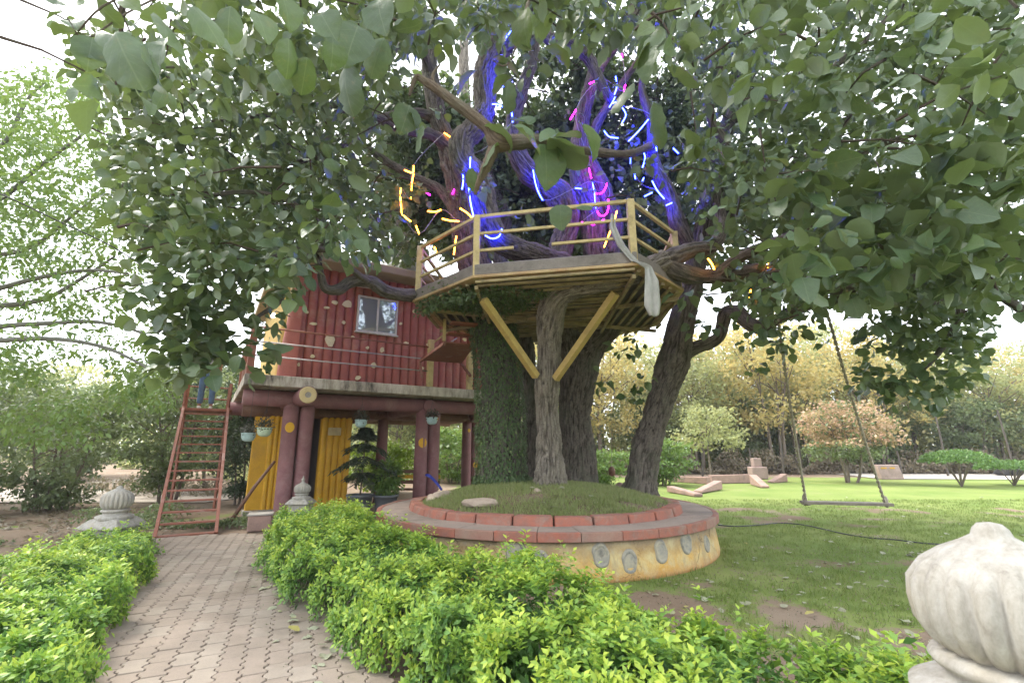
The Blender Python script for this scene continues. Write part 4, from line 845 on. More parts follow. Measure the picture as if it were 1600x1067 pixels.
    for x, y, wx, wz in fl:
        du, z = wallpx(x, y, .86); m = MB(); n = 9; ph = pr_.uniform(0, 6); tl = pr_.uniform(-.6, .6); sc_ = F/10.8; a_ = wx/sc_/2/.85; b_ = wz/sc_/2; ring = []
        for k in range(n):
            an = 2*math.pi*k/n; r1 = 1+pr_.uniform(-.18, .18); uu = math.cos(an)*a_*r1; zz_ = math.sin(an)*b_*r1; ring.append((du+uu*math.cos(tl)-zz_*math.sin(tl)*.5, z+zz_+uu*math.sin(tl)*.5))
        m.add([hl(p, .895, q) for p, q in ring]+[hl(p, .99, q) for p, q in ring], [tuple(range(n))]+[(k, (k+1) % n, n+(k+1) % n, n+k) for k in range(n)]); obj('painted_flake', m, M['flake'], t)
    # balcony railing
    posts = [(.08, .08, M['rust']), (1.6, .08, M['rust']), (3.88, .08, M['deckyel']), (4.95, .08, M['deckyel']), (.08, 1.6, M['rust']), (.08, 2.9, M['rust'])]
    for du, dv, mm in posts: 
        if du == 1.6: continue
        p = hl(du, dv, 0); obj('balcony_post', MB().box((p.x, p.y, 2.95+(.5 if mm is M['rust'] else .58)), (.13, .13, 1.0 if mm is M['rust'] else 1.16), -HA+math.pi/2), mm, t, bev=.005)
    for z, mm, r in ((3.33, M['steel'], .017), (3.62, M['steel'], .017), (3.92, M['rust'], .022)):
        obj('balcony_rail', MB().tube([hl(.1, .08, z), hl(3.85, .08, z)], r, 8), mm, t, smooth=True); obj('balcony_rail', MB().tube([hl(.08, .1, z), hl(.08, 2.9, z)], r, 8), M['rust'] if z > 3.4 else M['deckyel'], t, smooth=True)
    for z in (3.25, 3.5): obj('balcony_rail', MB().tube([hl(4.99, .08, z), hl(7.3, .08, z)], .017, 8), M['steel'], t, smooth=True)
    obj('balcony_rail', MB().tube([hl(3.92, .08, 4.02), hl(4.35, -.25, 4.45)], .02, 8), M['deckyel'], t, smooth=True)
    obj('balcony_rail', MB().tube([hl(3.92, .08, 3.75), hl(4.4, -.3, 4.15)], .017, 8), M['steel'], t, smooth=True)
    obj('ceiling_light', MB().lathe([(.012, 0), (.035, .03), (.04, .07), (.02, .11)], 12, tuple(hl(3.6, 1.6, 2.6))), M['lampoff'], t, smooth=True)
M['yellowpale'] = mat_worn('pale_yellow_wall', (.62, .46, .16), (.55, .36, .1), 3, (.5, .3, .1), .4)
M['roof'] = mat_worn('beige_roof', (.42, .33, .24), (.34, .27, .2), 2, (.15, .12, .1), .5)
M['flake'] = mat_worn('cream_flake', (.75, .68, .44), (.7, .6, .36), 12, (.3, .2, .15), .3)
M['lampoff'] = mat_worn('white_bulb', (.8, .8, .78), (.75, .75, .73), 4)
house()
# landing and steps between balcony and deck
def landing():
    z = 3.58; c = [G(656, 561, z), G(722, 566, z), G(742, 537, z), G(694, 533, z)]; t = thing('steel_landing', 'rusty steel landing plate bridging the balcony and the tree deck', 'landing', tuple(c[0]))
    obj('plate', MB().prism([p.xy for p in c], z-.03, z), M['rust'], t, bev=.004)
    for a, b in ((c[0], G(660, 585, 3.1)), (c[0], c[3]+Vector((0, 0, .0))), (c[1], G(735, 583, 3.1))): obj('strut', MB().bar(a-Vector((0, 0, .06)), b-Vector((0, 0, .06)), .05), M['rust'], t)
    for p, h_ in ((c[3], .5), (c[0]+Vector((.02, 0, 0)), .0), (c[2], .6)):
        if h_: obj('post', MB().box((p.x, p.y, z+h_/2), (.06, .06, h_)), M['deckyel'], t)
    q = G(705, 590, 3.0); k = .5
    for i in range(3):
        a = c[3]+(c[2]-c[3])*.1+Vector((.12*i, -.35*i-.1, .13*(i+1))); b = a+(c[2]-c[3])*.8; obj('tread', MB().bar(a, b, .2, .03), M['rust'], t)
landing()
# stairs
def stairs():
    def s(du, dv, z): return hl(du, dv, z)
    t = thing('steep_stair', 'rusty red steel stair leaning against the left end of the balcony', 'stair', tuple(hl(-.58, .1, 0)))
    z1 = 2.45; n = 14
    for du in (-1.03, -.13):
        a, b = s(du, .07, 0), s(du, 3.0, z1); e = s(du, 3.0, z1)+Vector((0, 0, .62)); obj('stringer', MB().bar(a, b, .055, .10), M['rust'], t, bev=.004); obj('newel', MB().bar(b, e, .05, .05), M['rust'], t)
    for i in range(n):
        f = (i+.15)/n; obj('tread', MB().bar(s(-1.0, .07+2.93*f, z1*f), s(-.16, .07+2.93*f, z1*f), .13, .03), M['rust'], t)
    obj('top_platform', MB().prism([s(-1.1, 3.0, 0).xy, s(-.04, 3.0, 0).xy, s(-.04, 3.9, 0).xy, s(-1.1, 3.9, 0).xy], z1-.06, z1), M['rust'], t, bev=.004)
    for z in (2.75, 3.05): 
        obj('guard_rail', MB().tube([s(-1.03, 3.9, z), s(-.13, 3.9, z)], .018, 8), M['rust'], t)
        obj('guard_rail', MB().tube([s(-1.03, 3.0, z), s(-1.03, 3.9, z)], .018, 8), M['rust'], t)
    for du in (-1.03, -.13): obj('leg', MB().bar(s(du, 3.88, 0), s(du, 3.88, 3.08), .05), M['rust'], t)
stairs()
# person at the top of the stair
def person():
    base = hl(-.62, 3.35, 2.45); t = thing('person', 'person in blue jeans standing at the top of the rusty stair, half hidden by leaves', 'person', tuple(base), math.atan2(Vv.y, Vv.x)-math.pi/2)
    def skin(name, verts, edges, rads, mat, root=0):
        me = bpy.data.meshes.new(name); me.from_pydata(verts, edges, []); o = obj(name, me, None, t, world=False); me.materials.append(mat)
        m = o.modifiers.new('skin', 'SKIN'); m.use_smooth_shade = True
        for i, r in enumerate(rads): me.skin_vertices[0].data[i].radius = (r, r) if not isinstance(r, tuple) else r
        me.skin_vertices[0].data[root].use_root = True; o.modifiers.new('sub', 'SUBSURF').render_levels = 2; return o
    # body: pelvis, chest, neck, head, arms, legs to ankle and foot
    v = [(0, 0, .93), (0, 0, 1.15), (0, .01, 1.36), (0, .02, 1.47), (0, .02, 1.52), (0, .03, 1.60), (0, .03, 1.70)]; e = [(0, 1), (1, 2), (2, 3), (3, 4), (4, 5), (5, 6)]; r = [(.15, .11), (.135, .10), (.16, .11), (.07, .07), (.055, .055), (.085, .10), (.07, .085)]
    for s in (-1, 1):
        b = len(v); v += [(s*.17, 0, 1.40), (s*.22, .02, 1.13), (s*.21, .14, .93), (s*.20, .19, .88)]; e += [(2, b), (b, b+1), (b+1, b+2), (b+2, b+3)]; r += [.055, .045, .032, .028]
        b = len(v); v += [(s*.10, 0, .85), (s*.115, .02, .48), (s*.12, -.01, .10), (s*.125, .14, .04)]; e += [(0, b), (b, b+1), (b+1, b+2), (b+2, b+3)]; r += [.085, .058, .042, .035]
    skin('body', v, e, r, M['skin'])
    for s in (-1, 1):
        hb_ = [(s*.20, .19, .88)]
        for k in range(5):
            ff = (k-2)*.018; L = (.07, .085, .09, .082, .05)[k]; x = s*.20+ff
            skin('finger', [(s*.20+ff*.6, .20, .875), (x, .20+L*.5, .865), (x, .20+L*.75, .83)], [(0, 1), (1, 2)], [.011, .009, .008], M['skin'])
    skin('jeans', [(0, 0, .95), (0, 0, .88)]+[(-.10, 0, .80), (-.115, .02, .48), (-.12, -.01, .11)]+[(.10, 0, .80), (.115, .02, .48), (.12, -.01, .11)], [(0, 1), (1, 2), (2, 3), (3, 4), (1, 5), (5, 6), (6, 7)], [(.16, .125), (.16, .125), .098, .074, .068, .098, .074, .068], M['denim'])
    skin('shirt', [(0, 0, .9), (0, 0, 1.15), (0, .01, 1.36), (0, .02, 1.44), (-.17, 0, 1.40), (-.22, .02, 1.16), (.17, 0, 1.40), (.22, .02, 1.16)], [(0, 1), (1, 2), (2, 3), (2, 4), (4, 5), (2, 6), (6, 7)], [(.17, .13), (.155, .12), (.175, .125), .075, .075, .065, .075, .065], M['shirt'])
    skin('hair', [(0, .0, 1.62), (0, .01, 1.70), (0, .02, 1.745)], [(0, 1), (1, 2)], [(.085, .095), (.088, .105), (.06, .07)], M['hair'])
    for s in (-1, 1): skin('shoe', [(s*.12, -.05, .045), (s*.122, .06, .04), (s*.13, .17, .032)], [(0, 1), (1, 2)], [.045, .043, .035], M['white'])
person()

# ------------------------------------------------------------------ hanging pots
def hpot(x, y, Y, zt, mat, lab, plant=1.0):
    p = P(x, y, Y); t = thing('hanging_pot', lab, 'hanging pot', tuple(p-Vector((0, 0, .1))), 0, 'hanging flower pots under the balcony')
    obj('pot', MB().lathe([(.05, -.11), (.1, -.085), (.128, -.02), (.13, .04), (.138, .045), (.138, .06), (.12, .06), (.11, .0)], 20, tuple(p)), mat, t, smooth=True)
    top = Vector((p.x, p.y, zt))
    for k in range(3): a = k*2.09; obj('hanger', MB().tube([p+Vector((math.cos(a)*.13, math.sin(a)*.13, .05)), p+Vector((0, 0, .42))], .003, 4), M['black'], t)
    obj('hanger', MB().tube([p+Vector((0, 0, .42)), top], .004, 5), M['black'], t)
    n = int(330*plant); d = norm(rnd(n)*[1, 1, .7]+[0, 0, .25]); pos = np.array(p)+[0, 0, .1]+d*rng.uniform(.03, .17, (n, 1))*[1, 1, .9]
    foliage(t, OVAL, pos, d+rnd(n, .3), np.array([0, 0, 1.])+rnd(n, .5), rng.uniform(.03, .06, n), rng.random(n), M['petunia'], 'oval', 0, 'plant')
M['petunia'] = mat_leaf('dark_trailing_leaf', (.05, .07, .04), (.09, .07, .06), (.16, .16, .1), (.08, .09, .07), .2)
hpot(388, 681, 9.6, 2.73, M['aqua'], 'aqua hanging pot leftmost of all, in front of the yellow wall')
hpot(413, 673, 9.2, 2.73, M['mint'], 'mint green hanging pot beside the leftmost aqua one')
hpot(564, 660, 10.6, 2.73, M['aqua'], 'aqua hanging pot between the two front column pairs')
hpot(675, 656, 11.2, 2.73, M['aqua'], 'aqua hanging pot just right of the middle column pair')
hpot(750, 680, 11.6, 2.73, M['pot'], 'dark hanging pot beside the ivy trunk', .8)

# ------------------------------------------------------------------ potted plants
def planters():
    for (x, y, Y, s, lab) in ((561, 795, 11.0, 1.0, 'large grey pot holding the dark layered conifer'), (602, 790, 11.2, .95, 'grey pot of bushy green leaves right of the conifer pot')):
        g = P(x, y, Y); t = thing('plant_pot', lab, 'plant pot', (g.x, Y, 0)); obj('pot', MB().lathe([(.2*s, 0), (.24*s, .25*s), (.27*s, .46*s), (.3*s, .47*s), (.3*s, .52*s), (.26*s, .52*s), (.25*s, .45*s)], 28, (g.x, Y, 0)), M['pot'], t, smooth=True)
        obj('soil', MB().lathe([(.25*s, .44*s), (.24*s, .47*s)], 20, (g.x, Y, 0)), M['soil'], t)
    g = P(561, 795, 11.0); x0, y0 = g.x, 11.0; t = thing('conifer', 'dark drooping conifer with layered tiers growing in the grey pot', 'plant', (x0, y0, .45)); obj('stem', MB().tube([(x0, y0, .4), (x0+.02, y0, 1.0), (x0+.05, y0, 2.0)], [.022, .016, .006], 8), M['bark_far'], t, smooth=True)
    tiers = [(.98, .66), (1.34, .74), (1.62, .56), (1.82, .32), (1.95, .14)]
    for z, L0 in tiers:
        P_, A_, N_ = [], [], []
        for k in range(5):
            a = k*2*math.pi/5+z*3+random.uniform(-.5, .5); L = L0*random.uniform(.5, 1.2); tip = Vector((math.cos(a)*L, math.sin(a)*L, -random.uniform(.15, .5)*L))
            obj('bough', MB().tube([(x0+.03, y0, z), Vector((x0+.03, y0, z+.04))+tip*.5, Vector((x0+.03, y0, z-.03))+tip], [.009, .007, .003], 5), M['deepbark'], t)
            for q in range(110):
                u = random.uniform(.12, 1); b = Vector((x0+.03, y0, z+.04*math.sin(u*3)))+tip*u; sd2 = Vector((-math.sin(a), math.cos(a), 0))*random.choice((-1, 1)); P_.append(b+Vector((random.uniform(-.04, .04), random.uniform(-.04, .04), random.uniform(-.09, .03)))); A_.append(sd2+tip.normalized()*.8+Vector((0, 0, random.uniform(-.5, .1)))); N_.append((random.uniform(-.3, .3), random.uniform(-.3, .3), 1))
        n = len(P_); foliage(t, QUADN, np.array(P_), np.array(A_), np.array(N_), rng.uniform(.1, .17, n), rng.random(n), M['conifer'], 'quadn', 0, 'needles')
    g = P(602, 790, 11.2); n = 1300; t = thing('leafy_plant', 'bushy green leafy plant standing in the right hand grey pot', 'plant', (g.x, 11.2, .42)); x0 = g.x
    for k in range(6): a = k*1.05; obj('stem', MB().tube([(x0, 11.2, .4), (x0+.12*math.cos(a), 11.2+.12*math.sin(a), .7), (x0+.22*math.cos(a), 11.2+.22*math.sin(a), 1.05)], [.01, .007, .003], 5), M['bark_far'], t)
    d = norm(rnd(n)*[1, 1, 1.1]); pos = np.array([x0, 11.2, .85])+d*rng.uniform(.1, .36, (n, 1))*[1, 1, 1.1]; foliage(t, OVAL, pos, d+[0, 0, -.3]+rnd(n, .3), np.array([0, 0, 1.])+rnd(n, .5), rng.uniform(.07, .13, n), rng.random(n), M['lime'], 'oval', 0)
QUADN = (np.array([(0, 0, 0), (-.12, .5, 0), (.12, .5, 0), (0, 1, -.12)], np.float32), [(0, 2, 3, 1)])
M['conifer'] = mat_leaf('conifer_needles', (.06, .085, .055), (.09, .115, .065), (.1, .12, .07), (.06, .08, .05), .2)
M['palepink'] = mat_worn('pale_pink_stone', (.42, .3, .27), (.34, .25, .22), 3, (.2, .15, .12), .7)
M['darkpost'] = mat_worn('dark_post', (.06, .05, .042), (.09, .075, .06), 4)
M['cable'] = mat_worn('clear_cable', (.3, .3, .32), (.24, .24, .26), 4, (.2, .2, .2), .3, .4)
M['deepbark'] = mat_worn('bough_bark', (.08, .07, .05), (.06, .05, .04), 6)
planters()

# ------------------------------------------------------------------ bench and cloth strap
def bench():
    g = P(640, 775, 13.2); t = thing('garden_bench', 'wooden slatted bench with dark metal ends standing behind the columns', 'bench', (g.x, 13.2, 0), R(-6))
    def l(name, m, mat): obj(name, m, mat, t, world=False)
    for i in range(3): l('seat_slat', MB().box((0, -.16+.15*i, .45), (1.5, .12, .03)), M['brown'])
    for z in (.62, .76, .9): l('back_slat', MB().box((0, .25+.05*(z-.6), z), (1.5, .025, .09)), M['yellow'] if z == .76 else M['brown'])
    for s in (-1, 1):
        l('leg', MB().box((s*.68, -.2, .22), (.05, .05, .44)), M['black']); l('leg', MB().box((s*.68, .22, .47), (.05, .05, .95)), M['black']); l('arm_rest', MB().box((s*.68, 0, .62), (.06, .5, .03)), M['black'])
bench()
o = obj('cloth_strap', MB().tube([P(666, 742, 10.9), P(672, 744, 10.8), P(682, 754, 10.8), P(690, 765, 10.7)], [.03, .035, .03, .025], 8, smooth_n=3), M['blue'], smooth=True); tag(o, 'twisted blue cloth strap tied to the middle column', 'strap')
t = thing('stool', 'grey stone block stool between the yellow wall and the hedge', 'block', tuple(G(405, 826)))
g = G(405, 828); obj('block', MB().box((g.x, g.y, .14), (.4, .35, .28), .4), M['pinkstone'], t, bev=.015); obj('cap', MB().box((g.x, g.y, .295), (.44, .39, .03), .4), M['conc'], t, bev=.006)

# ------------------------------------------------------------------ finials on gate posts
def finial(x, y, s, label, rz=0, base_z=0.0, spire=False):
    t = thing('stone_finial', label, 'finial', (x, y, 0), rz, 'white domed finials on the path posts')
    fl = lambda a, z: .045*abs(math.cos(a*12))-.03
    m = MB(); z0 = .30*s
    R0 = .19
    dome = [(r*R0, z*R0*(1.0 if spire else 1.1)) for r, z in [(.66, -.02), (.72, .02), (.86, .12), (.97, .31), (1, .56), (.975, .8), (.84, 1.0), (.6, 1.17), (.36, 1.28), (.22, 1.36), (.19, 1.44), (.13, 1.5), (.02, 1.52)]]
    if spire: dome = dome[:9]+[(.04, .27), (.032, .30), (.045, .325), (.04, .35), (.018, .37), (.012, .41), (.003, .43)]
    m.lathe([(r*s, z*s) for r, z in dome], 120, (0, 0, z0+.12*s), lambda a, z: (.12*abs(math.cos(a*10))**.8-.08)*min(1, max(0, ((.245*s)-z)/(.06*s)))); obj('dome', m, M['stone'], t, world=False, smooth=True)
    m = MB(); m.lathe([(r*s, z*s) for r, z in [(.21, -.03), (.225, 0), (.225, .025), (.2, .04), (.145, .055), (.14, .075), (.165, .085), (.175, .1), (.165, .115), (.13, .122)]], 48, (0, 0, z0)); obj('collar', m, M['stone'], t, world=False, smooth=True)
    m = MB(); a, b = .24*s, .285*s
    m.add([(sx*b, sy*b, .2*s) for sx, sy in ((-1, -1), (1, -1), (1, 1), (-1, 1))]+[(sx*b, sy*b, .17*s) for sx, sy in ((-1, -1), (1, -1), (1, 1), (-1, 1))]+[(sx*a*.8, sy*a*.8, z0) for sx, sy in ((-1, -1), (1, -1), (1, 1), (-1, 1))], [(4, 5, 1, 0), (5, 6, 2, 1), (6, 7, 3, 2), (7, 4, 0, 3), (0, 1, 9, 8), (1, 2, 10, 9), (2, 3, 11, 10), (3, 0, 8, 11), (8, 9, 10, 11), (7, 6, 5, 4)]); obj('cap', m, M['stone'], t, world=False, bev=.008)
    m = MB().box((0, 0, (.17*s+base_z)/2), (.44*s, .44*s, .17*s-base_z)); obj('post', m, M['stone'], t, world=False, bev=.01); return t
def stone():
    t_ = NT('weathered_white_stone'); g_ = t_.geo((1, 1, .3)); n = t_.noise(g_, 22, 8, .75, .3); n2 = t_.noise(t_.geo(), 70, 4, .7); n3 = t_.noise(t_.geo(), 4, 5, .6)
    c = t_.ramp(n, [(.34, (.42, .405, .36)), (.56, (.31, .29, .245)), (.75, (.17, .15, .12))]); c = t_.mix(t_.ramp(n3, [(.5, (0,)*3), (.7, (.6,)*3)]), c, (.42, .37, .28)); t_.col(t_.mix(.25, c, n2, 'MULTIPLY')); t_.rough(.9); t_.bump(t_.mix(.4, n, n2), .5, .01); return t_.m
M['stone'] = stone()
g = P(182, 790, 7.7); f1 = finial(g.x, 7.7, 1.08, 'weathered white domed finial at the far end of the left hedge')
f1.location.z = P(182, 755, 7.7).z-.77*1.08; obj('post', MB().box((g.x, 7.7, f1.location.z/2), (.5, .5, max(.05, f1.location.z))), M['stone'], f1)
g = P(472, 770, 8.9); f2 = finial(g.x, 8.9, .72, 'small white domed finial behind the right hedge before the doorway', spire=True); f2.location.z = .42
f2p = obj('post', MB().box((g.x, 8.9, .2), (.36, .36, .44)), M['stone'], f2, bev=.01)
g = P(1568, 925, 1.42); f3 = finial(g.x, 1.42, 1.08, 'large blurred white domed finial at the lower right, nearest the camera', .3)
# set the near one on a tall post so its dome stands at hip height
topz = P(1540, 815, 1.42).z; f3.location.z = topz-(.3+.12+.318)*1.08
obj('pillar', MB().box((g.x, 1.42, (f3.location.z+0)/2+.0), (.44, .44, f3.location.z), .3), M['stone'], f3, bev=.01)

# ------------------------------------------------------------------ swing
def swing():
    t = thing('rope_swing', 'plank swing hanging on two ropes over the lawn right of the planter', 'swing', tuple(G(1320, 785, .42)))
    z = .42; a, b = G(1257, 783, z), G(1385, 786, z); d = (b-a).normalized(); Yt = (8.2, 7.1)
    def rope(p0, p1, name='rope'):
        m = MB(); p0, p1 = Vector(p0), Vector(p1); L = (p1-p0).length; n = int(L/.035); u = (p1-p0).normalized().orthogonal().normalized(); v = (p1-p0).normalized().cross(u)
        for s in (0, math.pi): m.tube([p0+(p1-p0)*i/n+(u*math.cos(i*.9+s)+v*math.sin(i*.9+s))*.016+Vector((0, .04*math.sin(math.pi*i/n), 0)) for i in range(n+1)], .0165, 5)
        obj(name, m, M['rope'], t, smooth=True)
    tA, tB = P(1209, 452, 7.6), P(1284, 478, 7.9)
    k = .9
    rope(a+Vector((.03, 0, 0)), tA+Vector((0, 0, .1))); rope(b-Vector((.03, 0, 0)), P(1286, 470, 7.9)+Vector((0, 0, .1)))
    obj('plank', MB().bar(a-d*.06-Vector((0, 0, .02)), b+d*.08-Vector((0, 0, .02)), .26, .055), M['wood'], t, bev=.005)
    for p in (a, b): obj('knot', MB().lathe([(.01, -.07), (.035, -.05), (.03, 0), (.035, .04), (.04, .09), (.02, .16)], 10, tuple(p+Vector((0, 0, -.02)))), M['rope'], t, smooth=True)
    obj('cross_bar', MB().bar(a+Vector((.02, -.13, -.055)), a+Vector((.02, .13, -.055)), .05, .035), M['wood'], t)
swing()
# hose across the lawn
hp = [G(x, y, .015) for x, y in ((1122, 820), (1150, 822), (1185, 820), (1215, 817), (1250, 819), (1285, 826), (1320, 834), (1360, 840), (1400, 843), (1440, 848), (1500, 852), (1620, 860))]
o = obj('garden_hose', MB().tube(hp, .012, 8, smooth_n=4), M['black'], smooth=True); tag(o, 'dark garden hose lying across the lawn from the planter', 'hose')
o = obj('hose_pipe', MB().tube([G(655, 1000, .03), G(662, 1030, .02), G(672, 1060, .02), G(690, 1110, .02)], .014, 8, smooth_n=3), M['black'], smooth=True); tag(o, 'short black irrigation pipe under the right hedge', 'pipe')
# wire
wp = [P(-60, 285, 5.0), P(0, 303, 5.2), P(90, 345, 5.6), P(180, 388, 6.0), P(265, 443, 6.4), P(340, 480, 7.2), P(384, 500, 8.4)]
o = obj('power_cable', MB().tube(wp, .008, 6, smooth_n=4), M['black'], smooth=True); tag(o, 'thin black cable slanting across the upper left sky to the house', 'cable')

# ------------------------------------------------------------------ light ropes
LED = [
 ('blue', 7.45, [(783, 84), (785, 110), (787, 141)], 'straight blue light rope hanging highest, beside the thick upper limb'), ('blue', 7.4, [(769, 163), (779, 164), (792, 171)], 'short blue light rope crossing the limb above the gnarled branch'),
 ('blue', 7.4, [(799, 169), (800, 180), (801, 191)], 'tiny vertical blue light rope right of the gnarled branch end'), ('blue', 7.1, [(735, 246), (734, 270)], 'short blue light rope just above the long one on the curved limb'),
 ('blue', 7.05, [(732, 288), (735, 315), (741, 343)], 'long blue light rope down the curved limb above the deck corner post'), ('blue', 7.1, [(758, 368), (769, 373), (780, 369), (784, 358)], 'blue light rope curled round the limb foot at the left deck corner'),
 ('blue', 8.55, [(833, 266), (836, 284), (841, 300), (848, 313)], 'blue light rope with hooked end on the middle limb'), ('blue', 8.9, [(898, 294), (916, 296)], 'short level blue light rope left of the pink loops'),
 ('blue', 8.95, [(926, 285), (929, 305), (931, 326)], 'vertical blue light rope between the two pink loops'), ('blue', 8.3, [(952, 168), (957, 160), (961, 152)], 'tiny slanted blue light rope below the small pink one'),
 ('blue', 8.3, [(955, 163), (968, 157)], 'tiny blue light rope crossing another at a slant'), ('blue', 8.2, [(1018, 180), (1021, 200), (1025, 219)], 'long blue light rope at the upper right of the blue cluster'),
 ('blue', 8.3, [(982, 221), (998, 205), (1013, 187)], 'thin slanted blue light rope left of the long right one'), ('blue', 8.3, [(993, 234), (986, 241), (985, 256)], 'curved blue light rope under the slanted thin one'),
 ('blue', 8.3, [(996, 262), (992, 271), (993, 280)], 'short curved blue light rope below the curved one'), ('blue', 8.3, [(1007, 307), (1019, 301)], 'small slanted blue light rope at the lower right of the cluster'),
 ('blue', 8.2, [(1019, 283), (1027, 298), (1038, 311)], 'slanted blue light rope lowest on the right limb'), ('blue', 8.2, [(1041, 321), (1050, 317)], 'tiny blue light rope at the bottom right end of the cluster'),
 ('blue', 8.3, [(1006, 278), (1002, 287)], 'tiny blue light rope in the middle of the right cluster'), ('blue', 8.2, [(1025, 228), (1026, 236)], 'speck of blue light rope right of the long right one'),
 ('blue', 8.3, [(962, 120), (964, 135), (960, 148)], 'short vertical blue light rope beneath the highest magenta one'), ('blue', 8.25, [(972, 168), (978, 180), (972, 192)], 'hooked blue light rope left of the thin slanted one'),
 ('blue', 8.25, [(1003, 232), (1008, 246), (1004, 262)], 'wavy blue light rope in the thick of the right cluster'), ('blue', 7.6, [(790, 60), (800, 48), (812, 42)], 'slanted blue light rope at the top of the thick upper limb'), ('blue', 8.5, [(868, 250), (872, 268), (868, 282)], 'short blue light rope on the limb behind the near brown branch'),
 ('blue', 8.25, [(1052, 232), (1060, 240)], 'tiny blue light rope far right among the leaves'), ('blue', 7.3, [(722, 262), (724, 280), (722, 296)], 'short blue light rope left of the long curved limb one'), ('blue', 8.3, [(944, 205), (952, 214), (966, 216)], 'bent blue light rope right of the long magenta one'),
 ('pink', 8.4, [(956, 69), (970, 77), (972, 90)], 'bent magenta light rope highest of the pink ones'), ('pink', 8.5, [(921, 131), (939, 124)], 'short slanted magenta light rope left of the blue cluster'),
 ('pink', 8.5, [(977, 133), (975, 143)], 'tiny magenta light rope right of the slanted one'), ('pink', 8.6, [(891, 187), (900, 172)], 'tiny magenta light rope above the big near leaves'),
 ('pink', 8.8, [(914, 234), (919, 259), (924, 279)], 'long magenta light rope running down the dark limb'), ('pink', 8.9, [(930, 303), (940, 302), (946, 294), (948, 287)], 'magenta light rope curving under the long pink one'),
 ('pink', 8.7, [(908, 347), (927, 351), (944, 343)], 'wide magenta light rope arc just above the top deck rail'), ('pink', 8.7, [(933, 330), (938, 337), (947, 335), (951, 322), (950, 311)], 'magenta light rope loop above the wide pink arc'),
 ('pink', 8.6, [(707, 303), (711, 294)], 'tiny magenta light rope left of the long blue one'), ('pink', 8.8, [(664, 300), (672, 305)], 'tiny magenta light rope among the amber ones on the left'), ('pink', 7.8, [(703, 365), (711, 359)], 'tiny magenta light rope above the left deck railing'),
 ('amber', 8.0, [(632, 266), (645, 270), (646, 259)], 'crossed amber light rope highest on the left'), ('amber', 8.0, [(646, 272), (643, 290), (642, 311)], 'vertical amber light rope below the crossed one'),
 ('amber', 8.0, [(626, 294), (627, 330), (634, 340), (642, 346)], 'long hooked amber light rope leftmost of all'), ('amber', 8.0, [(650, 353), (655, 366)], 'small amber light rope below the long hooked one'),
 ('amber', 7.9, [(668, 330), (680, 331), (689, 328)], 'level amber light rope on the left limb'), ('amber', 7.9, [(691, 342), (704, 345), (717, 346)], 'lower level amber light rope beside the deck corner post'),
 ('amber', 7.5, [(719, 326), (730, 333), (739, 342)], 'slanted amber light rope meeting the long blue one'), ('amber', 8.5, [(694, 208), (706, 216)], 'small amber light rope high on the left limb'),
 ('amber', 8.0, [(964, 330), (958, 350), (944, 386)], 'long slanted amber light rope behind the right half of the deck rail'), ('amber', 7.6, [(679, 386), (683, 398)], 'amber light rope behind the left railing near its post'),
 ('amber', 7.9, [(713, 369), (709, 398)], 'vertical amber light rope behind the left deck railing'), ('amber', 6.7, [(1106, 404), (1112, 412), (1116, 421)], 'short amber light rope on the right branch near the deck'),
 ('amber', 7.4, [(1171, 470), (1173, 453)], 'short vertical amber light rope under the right branch'), ('amber', 7.0, [(1204, 404), (1199, 418)], 'short amber light rope above the left swing rope'), ('amber', 6.9, [(1268, 423), (1279, 420), (1287, 410)], 'hooked amber light rope rightmost above the swing'),
 ('amber', 7.3, [(1466-180, 338), (1470-180, 346)], 'tiny amber light rope among the right hand leaves')]
for c, Y, pts, lab in LED:
    p3 = [P(x, y, Y) for x, y in pts]; o = obj('light_rope', MB().tube(p3, .011 if c == 'blue' else .012, 7, smooth_n=4), M['led_'+c], smooth=True); tag(o, lab, 'light rope', c+' light ropes in the tree')
for i_, (pts, Yc, lab) in enumerate([([(790, 40), (783, 84), (787, 141), (779, 164), (792, 171), (800, 190), (760, 230), (735, 246), (732, 288), (741, 343), (758, 368)], 7.45, 'thin cable joining the blue light ropes on the left curved limb'), ([(760, 180), (833, 266), (848, 313), (898, 294), (926, 285), (931, 326)], 8.6, 'thin cable joining the blue light ropes on the middle limb'), ([(955, 163), (1018, 180), (1025, 236), (993, 234), (985, 256), (1002, 287), (1027, 298), (1050, 317)], 8.25, 'thin cable joining the blue light ropes on the right limb'), ([(956, 69), (972, 90), (975, 143), (939, 124), (900, 172), (914, 234), (924, 279), (947, 288), (950, 311), (908, 347)], 8.65, 'thin cable joining the magenta light ropes'), ([(694, 208), (646, 259), (642, 311), (626, 294), (627, 330), (655, 366), (689, 328), (717, 346), (739, 342)], 7.95, 'thin cable joining the amber light ropes on the left')]):
    o = obj('light_cable', MB().tube([P(x, y, Yc) for x, y in pts], .006, 5, smooth_n=4), M['cable'], smooth=True); tag(o, lab, 'cable')
# wall lamp on the house corner
p = P(427, 493, 9.2); t = thing('wall_lamp', 'small lit round lamp on the left corner of the red house', 'lamp', tuple(p)); obj('bulb', MB().lathe([(.01, -.05), (.045, -.02), (.05, .02), (.02, .05)], 14, tuple(p)), M['lamp'], t, smooth=True); obj('bracket', MB().tube([p+Vector((0, 0, .05)), p+Vector((.0, .1, .12)), p+Vector((.1, .5, .12))], .012, 6), M['black'], t)
